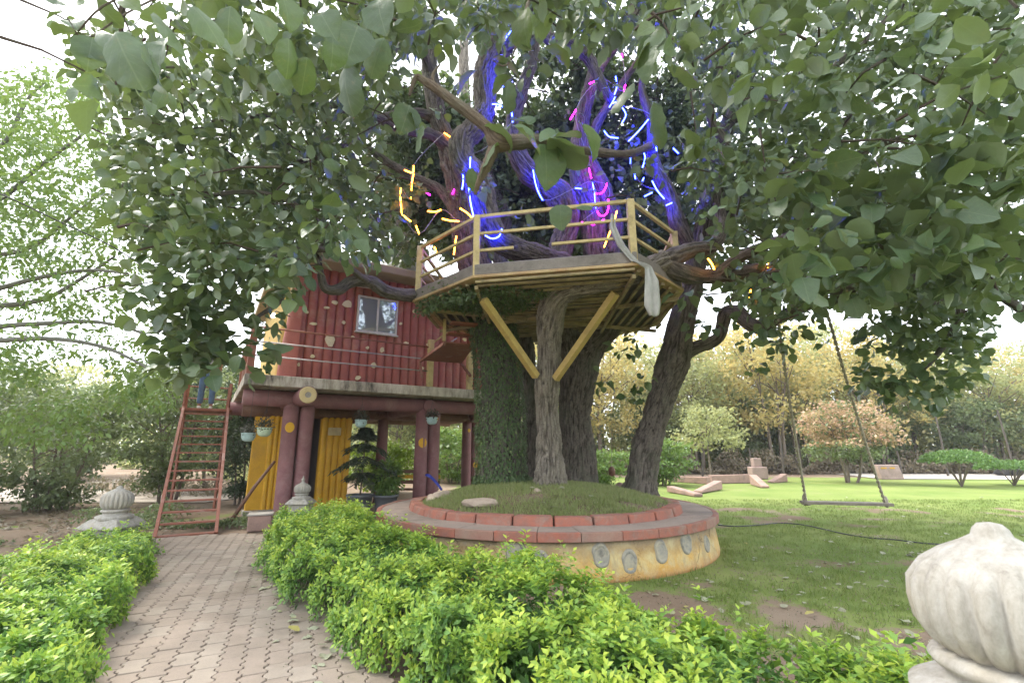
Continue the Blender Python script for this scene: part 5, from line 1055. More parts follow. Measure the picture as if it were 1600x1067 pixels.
# hanging clay ornament at the back of the mound
p = P(956, 735, 10.6); t = thing('clay_ornament', 'small brown clay ornament hanging at the back of the mound', 'ornament', tuple(p)); obj('body', MB().lathe([(.02, -.12), (.07, -.08), (.08, 0), (.05, .07), (.03, .09)], 14, tuple(p)), M['brown'], t, smooth=True); obj('string', MB().tube([p+Vector((0, 0, .08)), P(955, 640, 10.6), P(953, 520, 10.5)], .005, 4), M['rope'], t)

# ------------------------------------------------------------------ hedges
def hedge(name, label, cl, wid, hgt, n, seed):
    """cl: centre line (x, y); leaves in clumps on a rounded, uneven box"""
    root = thing(name, label, 'hedge', (cl[len(cl)//2][0], cl[len(cl)//2][1], 0)); A = np.array(cl, float); seg = np.linalg.norm(np.diff(A, axis=0), axis=1); cum = np.concatenate([[0], np.cumsum(seg)]); L = cum[-1]
    wid = np.array(wid); hgt = np.array(hgt)
    # density grows towards the camera so that near leaves can be life size
    ns = n//9; s = L*rng.random(ns); cx = np.interp(s, cum, A[:, 0]); cy = np.interp(s, cum, A[:, 1]); e = .01
    tx = np.interp(s+e, cum, A[:, 0])-np.interp(s-e, cum, A[:, 0]); ty = np.interp(s+e, cum, A[:, 1])-np.interp(s-e, cum, A[:, 1]); q = np.hypot(tx, ty)+1e-9; nx, ny = ty/q, -tx/q
    w_ = np.interp(s, cum, wid)/2; h_ = np.interp(s, cum, hgt)
    a = rng.random(ns); side = rng.choice([-1, 1], ns); isTop = rng.random(ns) < .55
    u = np.where(isTop, rng.uniform(-.92, .92, ns), side*(1-.12*rng.random(ns))); zf = np.where(isTop, 1-.12*np.abs(u)**3-.1*rng.random(ns), rng.uniform(.08, .95, ns))
    u = np.where(~isTop, u*(1-.18*zf**3), u)
    base = np.stack([cx+nx*u*w_, cy+ny*u*w_, zf*h_], 1); lump = (vnoise(base, 1.6)-.5)*.36+(vnoise(base+3, 4.5)-.5)*.34
    out_ = np.stack([nx*np.where(isTop, .25*u, side), ny*np.where(isTop, .25*u, side), np.where(isTop, 1., .25)], 1); out_ = norm(out_); base = base+out_*lump[:, None]
    shoots = rng.random(ns) < .1; base[shoots & isTop] += out_[shoots & isTop]*rng.uniform(.03, .17, ((shoots & isTop).sum(), 1))
    dist = base[:, 1]; keep = (base[:, 2] > .02) & (rng.random(ns) < np.clip(1.1-dist/14, .35, 1)*np.clip((vnoise(base+8, 5.5)-.25)*4, .12, 1)); base, out_ = base[keep], out_[keep]; ns = len(base); per = 9
    c = np.repeat(base, per, 0); o = np.repeat(out_, per, 0); k = np.tile(np.arange(per), ns); ang = k*2.4+np.repeat(rng.uniform(0, 6, ns), per); hh = (k/per-.6)*.085
    # whorls of leaves up a short shoot
    ref = np.where(np.abs(o[:, 2:3]) > .9, np.array([[1., 0, 0]]), np.array([[0, 0, 1.]])); e1 = norm(np.cross(o, ref)); e2 = np.cross(o, e1); shoot = norm(o+np.repeat(rnd(ns, .35), per, 0)+[0, 0, .35])
    rad = e1*np.cos(ang)[:, None]+e2*np.sin(ang)[:, None]; pos = c+shoot*hh[:, None]+rad*.008+rnd(len(c), .008)
    ax = rad+shoot*(.25+.6*(k/per))[:, None]+rnd(len(c), .18); nr = shoot+rnd(len(c), .3)-rad*.2
    size = rng.uniform(.036, .066, len(c))*(1.15-.35*k/per); big = np.clip(dist[keep].repeat(per)/9, 1, 1.5); size = size*big
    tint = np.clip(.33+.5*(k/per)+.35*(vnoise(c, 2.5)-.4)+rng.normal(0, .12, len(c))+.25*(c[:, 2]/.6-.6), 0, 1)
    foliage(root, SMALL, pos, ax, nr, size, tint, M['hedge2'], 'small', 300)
    # inner leaves and stems
    m = MB()
    for i in range(170):
        s0 = random.uniform(0, L); x = float(np.interp(s0, cum, A[:, 0])); y = float(np.interp(s0, cum, A[:, 1])); ww = float(np.interp(s0, cum, wid))*.38; hh_ = float(np.interp(s0, cum, hgt)); x += random.uniform(-ww, ww); y += random.uniform(-ww, ww); p = Vector((x, y, -.02))
        m.tube([p, p+Vector((random.uniform(-.08, .08), random.uniform(-.08, .08), hh_*.5)), p+Vector((random.uniform(-.18, .18), random.uniform(-.18, .18), hh_*.88))], [.009, .006, .003], 4, False)
    o = obj('stems', m, M['bark_far'], root); o['kind'] = 'stuff'
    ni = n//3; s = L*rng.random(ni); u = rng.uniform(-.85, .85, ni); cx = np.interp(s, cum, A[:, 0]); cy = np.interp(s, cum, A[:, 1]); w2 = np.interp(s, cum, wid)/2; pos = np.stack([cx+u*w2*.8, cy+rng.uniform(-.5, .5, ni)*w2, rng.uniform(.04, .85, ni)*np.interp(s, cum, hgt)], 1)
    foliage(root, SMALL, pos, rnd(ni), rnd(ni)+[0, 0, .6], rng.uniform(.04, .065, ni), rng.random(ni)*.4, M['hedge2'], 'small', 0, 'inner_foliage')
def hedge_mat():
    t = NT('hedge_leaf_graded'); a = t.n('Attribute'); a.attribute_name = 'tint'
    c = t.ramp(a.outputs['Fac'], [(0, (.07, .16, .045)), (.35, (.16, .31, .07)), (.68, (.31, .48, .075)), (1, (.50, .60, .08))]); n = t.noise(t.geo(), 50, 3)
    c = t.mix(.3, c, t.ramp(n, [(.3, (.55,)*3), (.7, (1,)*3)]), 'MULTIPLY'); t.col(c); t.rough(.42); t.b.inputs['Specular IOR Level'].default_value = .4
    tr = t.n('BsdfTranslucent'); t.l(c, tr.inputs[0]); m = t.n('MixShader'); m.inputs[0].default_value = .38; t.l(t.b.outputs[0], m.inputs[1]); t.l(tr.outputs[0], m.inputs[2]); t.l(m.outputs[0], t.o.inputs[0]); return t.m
M['hedge2'] = hedge_mat()
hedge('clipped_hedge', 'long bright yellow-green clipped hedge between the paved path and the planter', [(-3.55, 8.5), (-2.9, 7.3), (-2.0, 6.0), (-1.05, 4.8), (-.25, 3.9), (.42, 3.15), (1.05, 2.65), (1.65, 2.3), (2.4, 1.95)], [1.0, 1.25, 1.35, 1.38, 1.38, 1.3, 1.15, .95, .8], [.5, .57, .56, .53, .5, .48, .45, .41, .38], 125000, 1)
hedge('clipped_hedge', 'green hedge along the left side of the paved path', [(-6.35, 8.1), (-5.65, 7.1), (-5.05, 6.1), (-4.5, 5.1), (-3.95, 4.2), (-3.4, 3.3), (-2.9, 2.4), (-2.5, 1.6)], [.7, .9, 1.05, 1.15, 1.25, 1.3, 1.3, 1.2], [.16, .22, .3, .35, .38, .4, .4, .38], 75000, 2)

# ------------------------------------------------------------------ fallen leaves
def fallen():
    k = 0; pr = proto([.12, .45, .8], [.22, .38, .3], .2, -.15, .1); pr2 = proto([.2, .5, .8], [.3, .3, .16], -.3, .2, .12)
    while k < 230:
        px, py = random.uniform(930, 1640), 1067-330*random.random()**.75
        if py < 790 and random.random() < .5: continue
        g = G(px, py); 
        if g.y > 18 or (Vector((g.x, g.y))-RC).length < RR+.1 or g.x < .3*(3-g.y)+.3 and g.y < 5: continue
        zone = 'close to the planter wall' if (Vector((g.x, g.y))-RC).length < RR+1.3 else 'under the rope swing' if 5.5 < g.x < 8.5 and g.y > 8.6 else 'beyond the swing' if g.y > 11 else 'near the garden hose' if g.y > 6.9 else 'beside the right hedge' if g.x < 2.0 else 'near the large blurred finial' if g.x > 3.1 and g.y < 4.4 else 'amid the soil patches' if g.x < 2.6+(g.y-4)*.2 else 'right of the soil patches'
        add_leaf(g, pr if k % 2 else pr2, k, 'lying on the lawn '+zone, 'fallen leaves on the lawn'); k += 1
    for k in range(16):
        a_ = random.uniform(0, 6.28); q_ = random.uniform(.8, 1.95); zz_ = float(np.interp(q_, [0, .7, 1.3, RR-.9, RR-.62], [.88, .86, .8, .66, .58])); add_leaf(Vector((RC.x+q_*math.cos(a_), RC.y+q_*math.sin(a_), zz_+.04)), pr, k+500, 'lying on the planter mound', 'fallen leaves on the mound')
    for k in range(80):
        tt = random.random(); x = -.9-3.0*tt-abs(random.gauss(0, .35))+.1; y = 3.4+4.9*tt; add_leaf(Vector((x, y, .02)), pr if k % 2 else pr2, k+300, 'on the paved path '+('nearest the camera' if y < 4.6 else 'halfway to the stair' if y < 6.2 else 'near the stair')+(' by the hedge' if x > -.9-3.0*tt else ''), 'fallen leaves on the path')
def add_leaf(g, pr, k, lab, grp):
    tt = random.random(); me = single(pr, M['fallen'], tt, 'fall%d' % (k % 2)); o = bpy.data.objects.new('fallen_leaf', me); COL.objects.link(o); s = random.uniform(.055, .12); o.scale = (s, s, s*random.uniform(.3, .9)); o.location = (g.x, g.y, g.z+.012); o.rotation_euler = (random.uniform(-.25, .25), random.uniform(-.3, .3), random.uniform(0, 6.28)); tag(o, ('yellow' if tt > .93 else 'greyish' if .25 < tt < .65 else 'pale green')+(' small' if s < .072 else ' large' if s > .105 else '')+' fallen leaf '+lab, 'leaf', grp)
fallen()
# litter: unnumbered small leaf scraps left of the path
n = 2600; x = rng.uniform(-13, -6.3, n); y = rng.uniform(7.5, 13, n); pos = np.stack([x, y, np.full(n, .015)], 1); pos = pos[vnoise(pos, 1.2) > .45]; n = len(pos)
o = obj('leaf_litter', leaf_mesh('leaf_litter', SMALL, pos, rnd(n)*[1, 1, .2], np.array([0, 0, 1.])+rnd(n, .35), rng.uniform(.06, .14, n), rng.random(n), M['brush'])); tag(o, 'dry brown leaf litter on the ground beyond the left hedge', 'leaf litter', kind='stuff')
def lowbed(name, lab, x0, x1, y0, y1, n, h, mat, thr=.42, size=(.05, .1)):
    x = rng.uniform(x0, x1, n); y = rng.uniform(y0, y1, n); q = np.stack([x, y, 0*x], 1); hh = h*np.clip(vnoise(q, 1.3)*1.6-.3, .1, 1); k = vnoise(q+9, .9) > thr; z = hh*rng.random(n)**.5; pos = np.stack([x, y, z], 1)[k]; n = len(pos)
    o = obj(name, leaf_mesh(name, OVAL, pos, rnd(n)+[0, 0, .4], np.array([0, 0, 1.])+rnd(n, .5), rng.uniform(*size, n), rng.random(n), mat)); tag(o, lab, 'ground cover', kind='stuff')
lowbed('ground_cover', 'low green ground cover behind the foot of the rusty stair', -8.6, -4.6, 9.6, 11.4, 5000, .35, M['olive'], .3)
lowbed('ground_cover', 'dark low plants on the soil left of the white finial', -10.5, -6.9, 6.9, 8.4, 3800, .22, M['olive'], .4)
n = 9000; Yq = rng.uniform(2.8, 8, n); Xq = rng.uniform(.1, 1.1, n)*Yq; k = np.hypot(Xq-RC.x, Yq-RC.y) > RR+.05; pos = np.stack([Xq, Yq, np.full(n, .0)], 1)[k]; n = len(pos)
o = obj('soil_crumbs', leaf_mesh('soil_crumbs', SMALL, pos, rnd(n)*[1, 1, .5], rnd(n)+[0, 0, .8], rng.uniform(.008, .03, n), rng.random(n)*.8, M['brush'])); tag(o, 'crumbs, dry scraps and straw scattered over the bare soil of the near lawn', 'debris', kind='stuff')
lowbed('brushwood', 'dry grey brushwood heaped beyond the stair', -14, -8, 15, 18, 3500, .6, M['brush'], .35, (.06, .16))
lowbed('dry_undergrowth', 'dry brownish undergrowth along the foot of the far trees', 3, 44, 29.5, 31.5, 20000, 1.5, M['brush'], .3, (.12, .28))
lowbed('far_thicket', 'green and yellow thicket filling the depth under the far trees', -30, 62, 37, 42, 60000, 3.8, M['acgreen'], .12, (.2, .45))
lowbed('far_wood', 'unbroken pale wood standing far behind the garden trees', -60, 90, 50, 58, 42000, 8.5, M['acgreen'], .2, (.35, .8))
lowbed('dry_undergrowth', 'dry undergrowth beyond the open ground floor of the house', -14, 4, 22, 26, 9000, 1.0, M['acgreen'], .3, (.12, .26))

# ------------------------------------------------------------------ left lime tree
def lime_tree():
    t = thing('lime_leaved_tree', 'airy tree with lime green leaves and arching grey branches at the far left', 'tree', (-14.5, 10, 0)); bk = M['limebark']
    obj('trunk', MB().tube([(-14.5, 10, -.1), (-14.3, 10, 2), (-14.2, 10, 4), (-14.0, 9.9, 6.2), (-13.6, 9.8, 8.5)], [.24, .2, .18, .13, .07], 14, True, .05, 4), bk, t, smooth=True)
    arcs = [[(-60, 465, 9.3), (0, 450, 9), (70, 432, 8.6), (140, 422, 8.3), (200, 428, 8.0)], [(-60, 520, 9.4), (0, 510, 9.2), (80, 505, 9), (150, 503, 8.8), (220, 520, 8.6), (260, 560, 8.5)], [(-60, 540, 9.2), (0, 532, 8.9), (90, 530, 8.6), (170, 545, 8.4), (240, 580, 8.2)], [(-40, 400, 10), (20, 395, 9.8), (60, 380, 9.5), (110, 340, 9.2), (160, 300, 9)],
            [(-40, 330, 9.5), (10, 305, 9.3), (60, 262, 9.2), (110, 225, 9), (150, 195, 9)], [(-60, 200, 9.4), (0, 230, 9.3), (40, 160, 9.2), (70, 128, 9.1)], [(-30, 480, 9.6), (60, 470, 9.4), (120, 440, 9.2), (180, 400, 9.1)]]
    for a in arcs: branch(t, 'branch', [(x, y, Y, .055*(1-i/len(a))+.008) for i, (x, y, Y) in enumerate(a)], bk, 7, .03, 4)
    poly = [(-400, 90), (20, 115), (90, 100), (150, 130), (205, 260), (215, 330), (232, 520), (250, 560), (255, 640), (190, 600), (150, 560), (90, 560), (60, 620), (-400, 660)]
    n = 40000; p = rng.uniform(-1, 1, (n, 3)); p = p[np.linalg.norm(p, axis=1) < 1]*[5.0, 3.4, 5.2]+[-10.0, 9.6, 6.0]; x, y, f = proj(p); k = inpoly(x, y, poly) & (p[:, 2] > 1.6)
    dens = vnoise(p, 1.3)*.5+vnoise(p+4, 3)*.5; band = np.where((y > 430) & (y < 560), .5, 1.0); k &= rng.random(len(p)) < np.clip((dens-.40)*6, 0, 1)*band*.55; s = p[k]; print('lime', len(s))
    pos, ax, nr, sz, ti = sprigs(s, 7, .24, .12, .6, .6); foliage(t, OVAL, pos, ax, nr, sz*1.1, ti, M['lime'], 'oval')
    c = np.array([P(random.uniform(-10, 150), random.uniform(600, 710), random.uniform(8, 10)) for _ in range(190)]+[P(random.uniform(180, 260), random.uniform(600, 640), random.uniform(8, 10)) for _ in range(40)]); x, y, f = proj(c); c = c[(y < 700-.25*np.abs(x-90)) & (y > 640-.2*x)]
    pos, ax, nr, sz, ti = sprigs(c, 8, .24, .12, .7, .6); foliage(t, OVAL, pos, ax, nr, sz, ti, M['lime'], 'oval', 0, 'low_foliage')
M['limebark'] = mat_worn('grey_green_bark', (.17, .175, .14), (.12, .12, .1), 6, (.12, .11, .09), .5)
lime_tree()

# ------------------------------------------------------------------ background trees
def bgtree(name, label, loc, h, sp, mat, n=5200, leaf=.2, trunk_h=.4, thin=0., seed=0, stems=2, mat2=None, group=None, lo=.3, tr=None):
    r = random.Random(seed); rn = np.random.default_rng(seed+50); t = thing(name, label, 'tree', (0, 0, 0), 0, group); bk = M['bark_far']
    tips = []
    for s in range(stems):
        a = s*6.28/stems+r.random(); rad = sp*.12*(stems > 1); b = Vector((math.cos(a)*rad, math.sin(a)*rad, 0)); top = Vector((math.cos(a)*sp*.35+r.uniform(-.2, .2), math.sin(a)*sp*.35, h*.72)); mid = b*1.3+Vector((r.uniform(-.2, .2), r.uniform(-.2, .2), h*trunk_h)); r0 = tr or h*.011
        obj('trunk', MB().tube([b-Vector((0, 0, .1)), mid, top], [r0, r0*.75, r0*.3], 8, True, .04, 4), bk, t, world=False, smooth=True)
        for k in range(7):
            q = mid+(top-mid)*r.uniform(0, .9); an = r.uniform(0, 6.28); e = q+Vector((math.cos(an)*sp*r.uniform(.35, .8), math.sin(an)*sp*r.uniform(.35, .8), h*r.uniform(.1, .28))); e.z = min(e.z, h*.96); tips.append(e)
            obj('branch', MB().tube([q, (q+e)/2+Vector((0, 0, -.1*r.random()*sp*.3)), e], [r0*.42, r0*.28, r0*.1], 5, False, 0, 3), bk, t, world=False)
    # clumps
    nc = 75; th = rn.uniform(0, 6.28, nc); rr = np.sqrt(rn.random(nc)); zz = rn.uniform(lo, 1, nc); prof = np.sqrt(np.clip(1-((zz-.62)/.42)**2, .12, 1)); cc = np.stack([np.cos(th)*rr*prof*sp, np.sin(th)*rr*prof*sp, zz*h*.97], 1); cc = np.concatenate([cc, np.array([tuple(q) for q in tips])]); nc = len(cc)
    ci = rn.integers(0, nc, n); pos = cc[ci]+rn.normal(0, 1, (n, 3))*[sp*.12, sp*.12, h*.03]; pos[:, 2] = np.clip(pos[:, 2], .1, None)
    ax = rn.normal(0, 1, (n, 3))+[0, 0, -.2]; nr = np.array([0, 0, 1.])+rn.normal(0, .6, (n, 3)); tint = np.clip(.6*(rn.random(nc)[ci])+.4*rn.random(n), 0, 1); sz = leaf*rn.uniform(.5, 1.3, n)
    if mat2 is not None:
        m2 = (pos[:, 2] > h*.45) & (rn.random(n) < .75)
        o = obj('new_foliage', leaf_mesh('new_foliage', QUAD, pos[m2], ax[m2], nr[m2], sz[m2], tint[m2], mat2), None, t, world=False); o['kind'] = 'stuff'; pos, ax, nr, sz, tint = (q[~m2] for q in (pos, ax, nr, sz, tint))
    o = obj('crown', leaf_mesh('crown', QUAD, pos, ax, nr, sz, tint, mat), None, t, world=False); o['kind'] = 'stuff'
    t.location = loc; t.rotation_euler = (0, 0, r.random()*6); return t
def clone(src, label, loc, sc_, rz, group):
    c = copy_tree(src); c['label'] = label; c['group'] = group; c.location = loc; c.scale = (sc_, sc_, sc_*random.uniform(.92, 1.08)); c.rotation_euler = (0, 0, rz); return c
GR = 'trees beyond the lawn'
pa = bgtree('acacia_tree', 'tall yellow leaved tree right behind the leaning trunk', (5.5, 31, 0), 9.5, 3.6, M['acacia'], 6500, .26, .35, seed=1, stems=3, group=GR)
pb = bgtree('acacia_tree', 'yellow-green airy tree left of the swing ropes', (10, 33, 0), 9.0, 3.4, M['acgreen'], 6500, .26, .35, seed=2, stems=3, group=GR)
pc_ = bgtree('thicket_tree', 'dense olive thicket tree filling the gap low behind the lawn', (16, 36, 0), 6, 3.5, M['olive'], 6500, .28, .3, seed=3, stems=3, group=GR, lo=.08)
random.seed(11)
spots = [(-1, 34), (3, 37), (13, 34), (17.5, 32), (21, 35), (25, 33), (29, 35), (33, 33), (37, 36), (41, 33), (8, 40), (19, 41), (27, 42), (36, 43), (45, 40), (14.5, 38.5), (0.5, 42), (31, 39), (47, 34), (23, 38.5)]
place = ['behind the gap between the trunks', 'right of the ivy trunk far off', 'between the leaning trunk and the left swing rope', 'above the pink tree', 'between the swing ropes', 'right of the swing ropes', 'behind the red block', 'above the trimmed shrub', 'behind the right fence posts', 'at the far right edge']
for i, (x, y) in enumerate(spots):
    src = (pa, pb, pb, pa, pb)[i % 5]; far = y > 37.5; kind = 'yellow' if src is pa else 'yellow-green'
    near_p = place[min(len(place)-1, max(0, int((x+1)/4.8)))]
    clone(src, '%s airy tree %s in the %s row, number %s from the left of its row' % (kind, near_p, 'back' if far else 'front', ('one two three four five six seven eight nine ten eleven twelve thirteen'.split())[sum(1 for a, b in spots if (b > 37.5) == far and a < x)]) if False else '%s tree %s in %s row%s' % (kind, near_p, 'back' if far else 'front', '' if i % 2 else ', slightly taller'), (x, y, 0), (.95+.25*random.random())*(1.12 if far else 1), random.uniform(0, 6), GR)
for i, (x, y, lab) in enumerate([(4, 33, 'behind the leaning trunk'), (20, 38, 'between the swing ropes'), (26, 34.5, 'behind the red block'), (31, 32.5, 'left of the trimmed shrub'), (36.5, 32, 'behind the trimmed shrub'), (42, 32, 'at the right picture edge'), (9.5, 34, 'left of the left swing rope'), (-6, 30, 'seen under the house'), (-11, 31, 'seen past the stair'), (0, 30, 'between ivy trunk and grey trunk')]):
    clone(pc_, 'low dense olive thicket tree '+lab, (x, y, 0), .8+.3*random.random(), random.uniform(0, 6), 'olive thicket trees beyond the lawn')
bgtree('mango_tree', 'round low tree flushed with pink new leaves between the swing ropes', (15.6, 22.6, 0), 3.7, 2.1, M['olive'], 6500, .17, .22, seed=5, stems=3, mat2=M['pink'], lo=.3, tr=.07)
bgtree('small_tree', 'small light green young tree left of the left swing rope', (9.6, 23.5, 0), 3.6, 1.6, M['acgreen'], 2200, .18, .5, seed=6, stems=1, lo=.45, tr=.05)
bgtree('bright_shrub', 'bright green round shrub right of the leaning trunk', (6.4, 21, 0), 1.9, 1.5, M['lime'], 3500, .16, .3, seed=8, stems=3, lo=.1, tr=.04)
bgtree('bright_shrub', 'yellow-green shrub behind the dark trunk', (3.4, 19, 0), 1.5, 1.3, M['lime'], 3000, .15, .3, seed=9, stems=3, lo=.1, tr=.04)
bgtree('bright_shrub', 'yellow-green shrub seen behind the potted plants', (-4.6, 17.2, 0), 1.7, 1.3, M['hedge'], 3500, .14, .3, seed=10, stems=3, lo=.08, tr=.04)
bgtree('bright_shrub', 'bright shrub standing behind the open ground floor of the house', (-2.6, 22, 0), 2.4, 2.0, M['lime'], 3500, .2, .3, seed=12, stems=3, lo=.08, tr=.04)
tb = bgtree('yellow_tree', 'pale yellow-green tree seen between the house columns', (-2.0, 27, 0), 6.5, 3.2, M['acgreen'], 6000, .24, .3, seed=13, stems=3, lo=.1)
clone(tb, 'pale yellow-green tree seen through the left gap under the house', (-6.5, 27, 0), 1.0, 1.0, 'trees behind the house')
clone(tb, 'yellow-green tree far behind the stair', (-18, 30, 0), 1.0, 2.0, 'trees behind the house')
# left shrubs
bgtree('olive_shrub', 'large loose olive shrub behind the left white finial', (-11.8, 12.6, 0), 3.3, 2.0, M['olive'], 7500, .13, .3, seed=20, stems=4, lo=.06, tr=.04)
bgtree('olive_shrub', 'tall feathery shrub between the finial and the stair', (-9.9, 14.2, 0), 4.2, 1.7, M['olive'], 7000, .14, .35, seed=21, stems=3, lo=.12, tr=.05)
bgtree('olive_shrub', 'dark shrub at the far left edge behind the low branches', (-15.2, 13.5, 0), 4.0, 2.2, M['olive'], 7000, .15, .35, seed=22, stems=3, lo=.06, tr=.05)
bgtree('dark_shrub', 'dark green leafy shrub seen through the rusty stair', (-11.2, 18, 0), 4.9, 2.2, M['deep'], 7000, .2, .35, seed=23, stems=3, lo=.3, tr=.06)
bgtree('dark_shrub', 'dark grey-green bush between the stair and the yellow wall', (-7.7, 13.9, 0), 2.7, .95, M['deep'], 5200, .1, .3, seed=24, stems=3, lo=.12, tr=.035)
bgtree('lime_shrub', 'pale green tree crown far behind the finial', (-14.5, 20, 0), 4.6, 2.4, M['lime'], 6000, .18, .35, seed=25, stems=3, lo=.2, tr=.05)
bgtree('lime_shrub', 'soft pale green bush low at the left behind the leaf litter', (-13.2, 11.2, 0), 1.3, 1.5, M['olive'], 4000, .12, .3, seed=26, stems=4, lo=.08, tr=.03)
clone(tb, 'pale green tree closing the far left horizon', (-26, 28, 0), 1.0, 3.0, 'trees at the far left'); clone(pc_, 'olive thicket at the far left horizon', (-22, 24, 0), .8, 3.0, 'trees at the far left'); clone(pc_, 'olive thicket between the finial and stair far off', (-15, 26, 0), .75, 4.0, 'trees at the far left')
# trimmed flat shrubs on the right
def topiary(x, y, w_, h, lab, seed):
    r = random.Random(seed); t = thing('trimmed_shrub', lab, 'shrub', (x, y, 0), 0, 'trimmed shrubs beyond the lawn')
    for k in range(9):
        a = r.uniform(0, 6.28); obj('stem', MB().tube([(x, y, -.02), (x+math.cos(a)*w_*.22, y+math.sin(a)*w_*.22, h*.4), (x+math.cos(a)*w_*.45, y+math.sin(a)*w_*.45, h*.75)], [.03, .02, .008], 5, False, 0, 2), M['bark_far'], t)
    n = 4200; a = rng.uniform(0, 6.28, n); rr = np.sqrt(rng.random(n)); z = h*(.62+.36*np.sqrt(np.clip(1-rr*rr, 0, 1))*rng.uniform(.3, 1, n)); pos = np.stack([x+np.cos(a)*rr*w_, y+np.sin(a)*rr*w_, z], 1)
    foliage(t, QUAD, pos, rnd(n)+[0, 0, .4], rnd(n, .6)+[0, 0, 1], rng.uniform(.06, .13, n), rng.random(n), M['trim'], 'quad', 0)
M['trim'] = mat_leaf('trimmed_leaf', (.09, .2, .05), (.14, .26, .06), (.2, .3, .07), (.15, .24, .1), .35)
topiary(18.6, 20.3, 1.25, 1.5, 'largest flat topped trimmed shrub right of the red block', 1); topiary(21.3, 20.8, 1.15, 1.05, 'lower trimmed shrub right of the largest one', 2); topiary(23.4, 20.5, 1.0, .9, 'small trimmed shrub at the right picture edge', 3)
# slanted dark fence posts
for x0, y0, x1, y1, lab in ((1472, 695, 1461, 645, 'slanted dark fence post above the trimmed shrub'), (1580, 712, 1558, 640, 'slanted dark fence post near the right picture edge'), (1406, 727, 1402, 705, 'short dark fence post above the red block'), (1222, 718, 1218, 680, 'dark fence post left of the left swing rope'), (1178, 740, 1170, 700, 'dark fence post above the pink curb stones'), (1098, 745, 1096, 690, 'thin dark fence post right of the leaning trunk')):
    a = P(x0, y0, 27.5); b = P(x1, y1, 27.6); a.z = 0; o = obj('fence_post', MB().tube([a, (a+b)/2+Vector((.03, 0, 0)), b], [.06, .05, .04], 7), M['darkpost']); tag(o, lab, 'post', 'fence posts beyond the lawn')
for x, y, s, lab in ((120, 800, 1.6, 'bare stick standing in front of the olive shrub'), (0, 0, 0, '')):
    if s: a = G(115, 782); o = obj('wooden_stake', MB().tube([a, a+Vector((.1, 0, 1.3))], [.03, .02], 6), M['wood']); tag(o, lab, 'stake')
o = obj('wooden_prop', MB().tube([G(355, 822), G(357, 822)+Vector((.25, .3, .7)), G(360, 822)+Vector((.55, .4, 1.25))], [.04, .035, .03], 7), M['brown'], smooth=True); tag(o, 'leaning dark wooden pole between the stair and the yellow wall', 'pole')

# ------------------------------------------------------------------ low red stone edging and blocks on the lawn
def curb(x0, y0, x1, y1, h0, h1, lab, th=.3):
    a, b = G(x0, y0), G(x1, y1); d = (b-a).normalized(); n = Vector((-d.y, d.x, 0))*th/2; m = MB()
    m.add([a-n, b-n, b+n, a+n]+[q+Vector((0, 0, h)) for q, h in ((a-n, h0), (b-n, h1), (b+n, h1), (a+n, h0))], [(3, 2, 1, 0), (4, 5, 6, 7), (0, 1, 5, 4), (1, 2, 6, 5), (2, 3, 7, 6), (3, 0, 4, 7)]); o = obj('edging_stone', m, M['pinkstone'], bev=.02); tag(o, lab, 'edging stone', 'pink edging stones beyond the planter')
curb(1046, 752, 1108, 756, .25, .3, 'pink edging stone just right of the leaning trunk'); curb(1110, 755, 1172, 754, .35, .38, 'long level pink edging wall beyond the planter'); curb(1178, 757, 1196, 762, .42, .08, 'wedge shaped pink stone falling to the right'); curb(1204, 754, 1226, 752, .08, .36, 'wedge shaped pink stone rising to the right'); curb(1090, 770, 1123, 764, .08, .32, 'wedge shaped pink stone nearest the planter rim'); curb(1048, 768, 1092, 776, .2, .1, 'sloping pink stone touching the planter ledge')
g = G(1185, 748); t = thing('stone_steps', 'pale pink stepped stone block behind the wedge stones', 'block', (g.x, g.y, 0)); obj('lower_block', MB().box((g.x, g.y, .3), (.8, .55, .6)), M['palepink'], t, bev=.03); obj('upper_block', MB().box((g.x, g.y+.05, .82), (.42, .35, .44)), M['palepink'], t, bev=.03)
g = G(1398, 749); t = thing('painted_block', 'pinkish red slab with faded yellow marks leaning at the lawn edge', 'block', (g.x, g.y, 0))
m = MB(); x, y = g.x, g.y
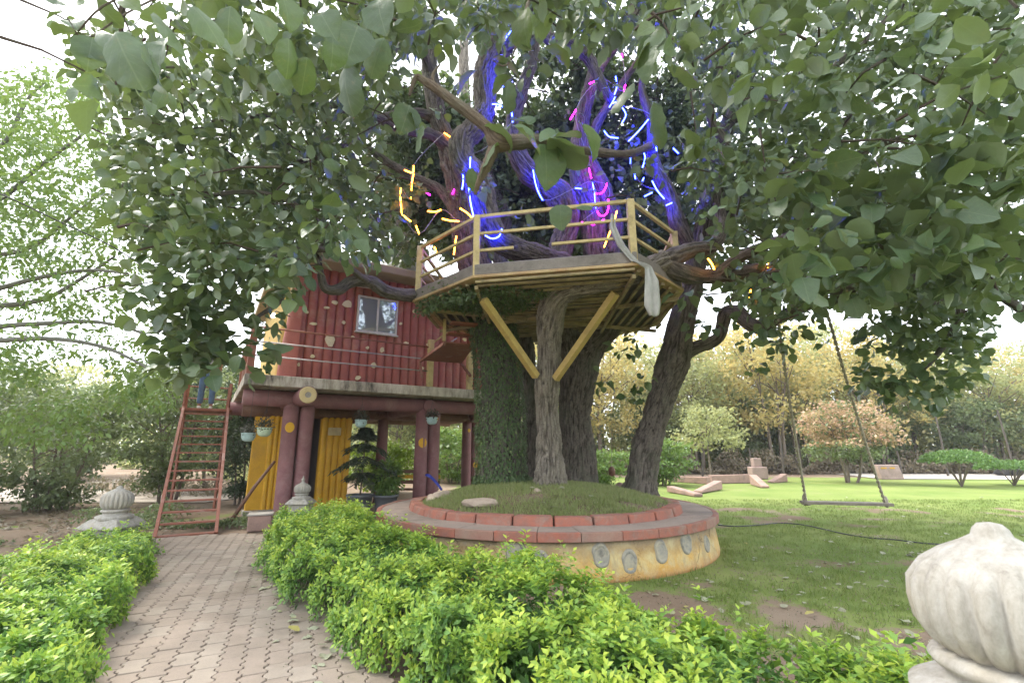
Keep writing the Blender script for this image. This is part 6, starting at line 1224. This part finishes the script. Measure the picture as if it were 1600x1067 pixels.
m.add([(x-.62, y, 0), (x+.52, y, 0), (x+.52, y+.3, 0), (x-.62, y+.3, 0), (x-.68, y+.12, .72), (x+.42, y+.12, .72), (x+.42, y+.34, .72), (x-.68, y+.34, .72)], [(3, 2, 1, 0), (4, 5, 6, 7), (0, 1, 5, 4), (1, 2, 6, 5), (2, 3, 7, 6), (3, 0, 4, 7)]); obj('slab', m, M['palepink'], t, bev=.02)
for dx, wd in ((-.33, .18), (.1, .16)): 
    m = MB(); m.box((x+dx-.06, y+.083, .56), (wd*1.6, .02, .07)); obj('yellow_mark', m, M['yellow'], t)
# scooter-like dark heap by the right edge: cloth covered cart
p = G(1590, 745); o = obj('tarpaulin_heap', rock_mesh(1.0, .6, .5, 77, M['black']), world=False); o.location = (p.x+.6, p.y+1.0, .4); tag(o, 'dark tarpaulin covered heap at the right picture edge beyond the shrubs', 'tarpaulin')
# water tank behind the roof
def tank():
    p = P(632, 400, 13.5); t = thing('water_tank', 'white ribbed plastic water tank on the roof behind the deck', 'water tank', (p.x, 13.5, 6.02)); z0 = 6.02; prof = []
    for i in range(9): z = i*.17; prof += [(.62, z), (.645, z+.04), (.645, z+.10), (.62, z+.14)]
    prof += [(.5, 1.62), (.25, 1.74), (.24, 1.82), (.02, 1.84)]; obj('shell', MB().lathe(prof, 40, (p.x, 13.5, z0)), M['tank'], t, smooth=True); obj('lid', MB().lathe([(.26, 1.80), (.27, 1.86), (.1, 1.9)], 20, (p.x, 13.5, z0)), M['black'], t, smooth=True)
tank()
print('objects', len(bpy.data.objects), 'tris', sum(len(m.loops)-2*len(m.polygons) for m in bpy.data.meshes))

m = bpy.data.materials.new('haze'); m.use_nodes = True; nt_ = m.node_tree; nt_.nodes.clear(); o_ = nt_.nodes.new('ShaderNodeOutputMaterial'); pv_ = nt_.nodes.new('ShaderNodeVolumePrincipled')
pv_.inputs['Color'].default_value = (.95, .97, 1, 1); pv_.inputs['Density'].default_value = .0009; pv_.inputs['Anisotropy'].default_value = .2; nt_.links.new(pv_.outputs[0], o_.inputs['Volume'])
hz = obj('haze', MB().box((2, 30, 7), (90, 90, 16.4)), m); hz['kind'] = 'stuff'; hz['label'] = 'thin pale haze in the air over the whole garden'
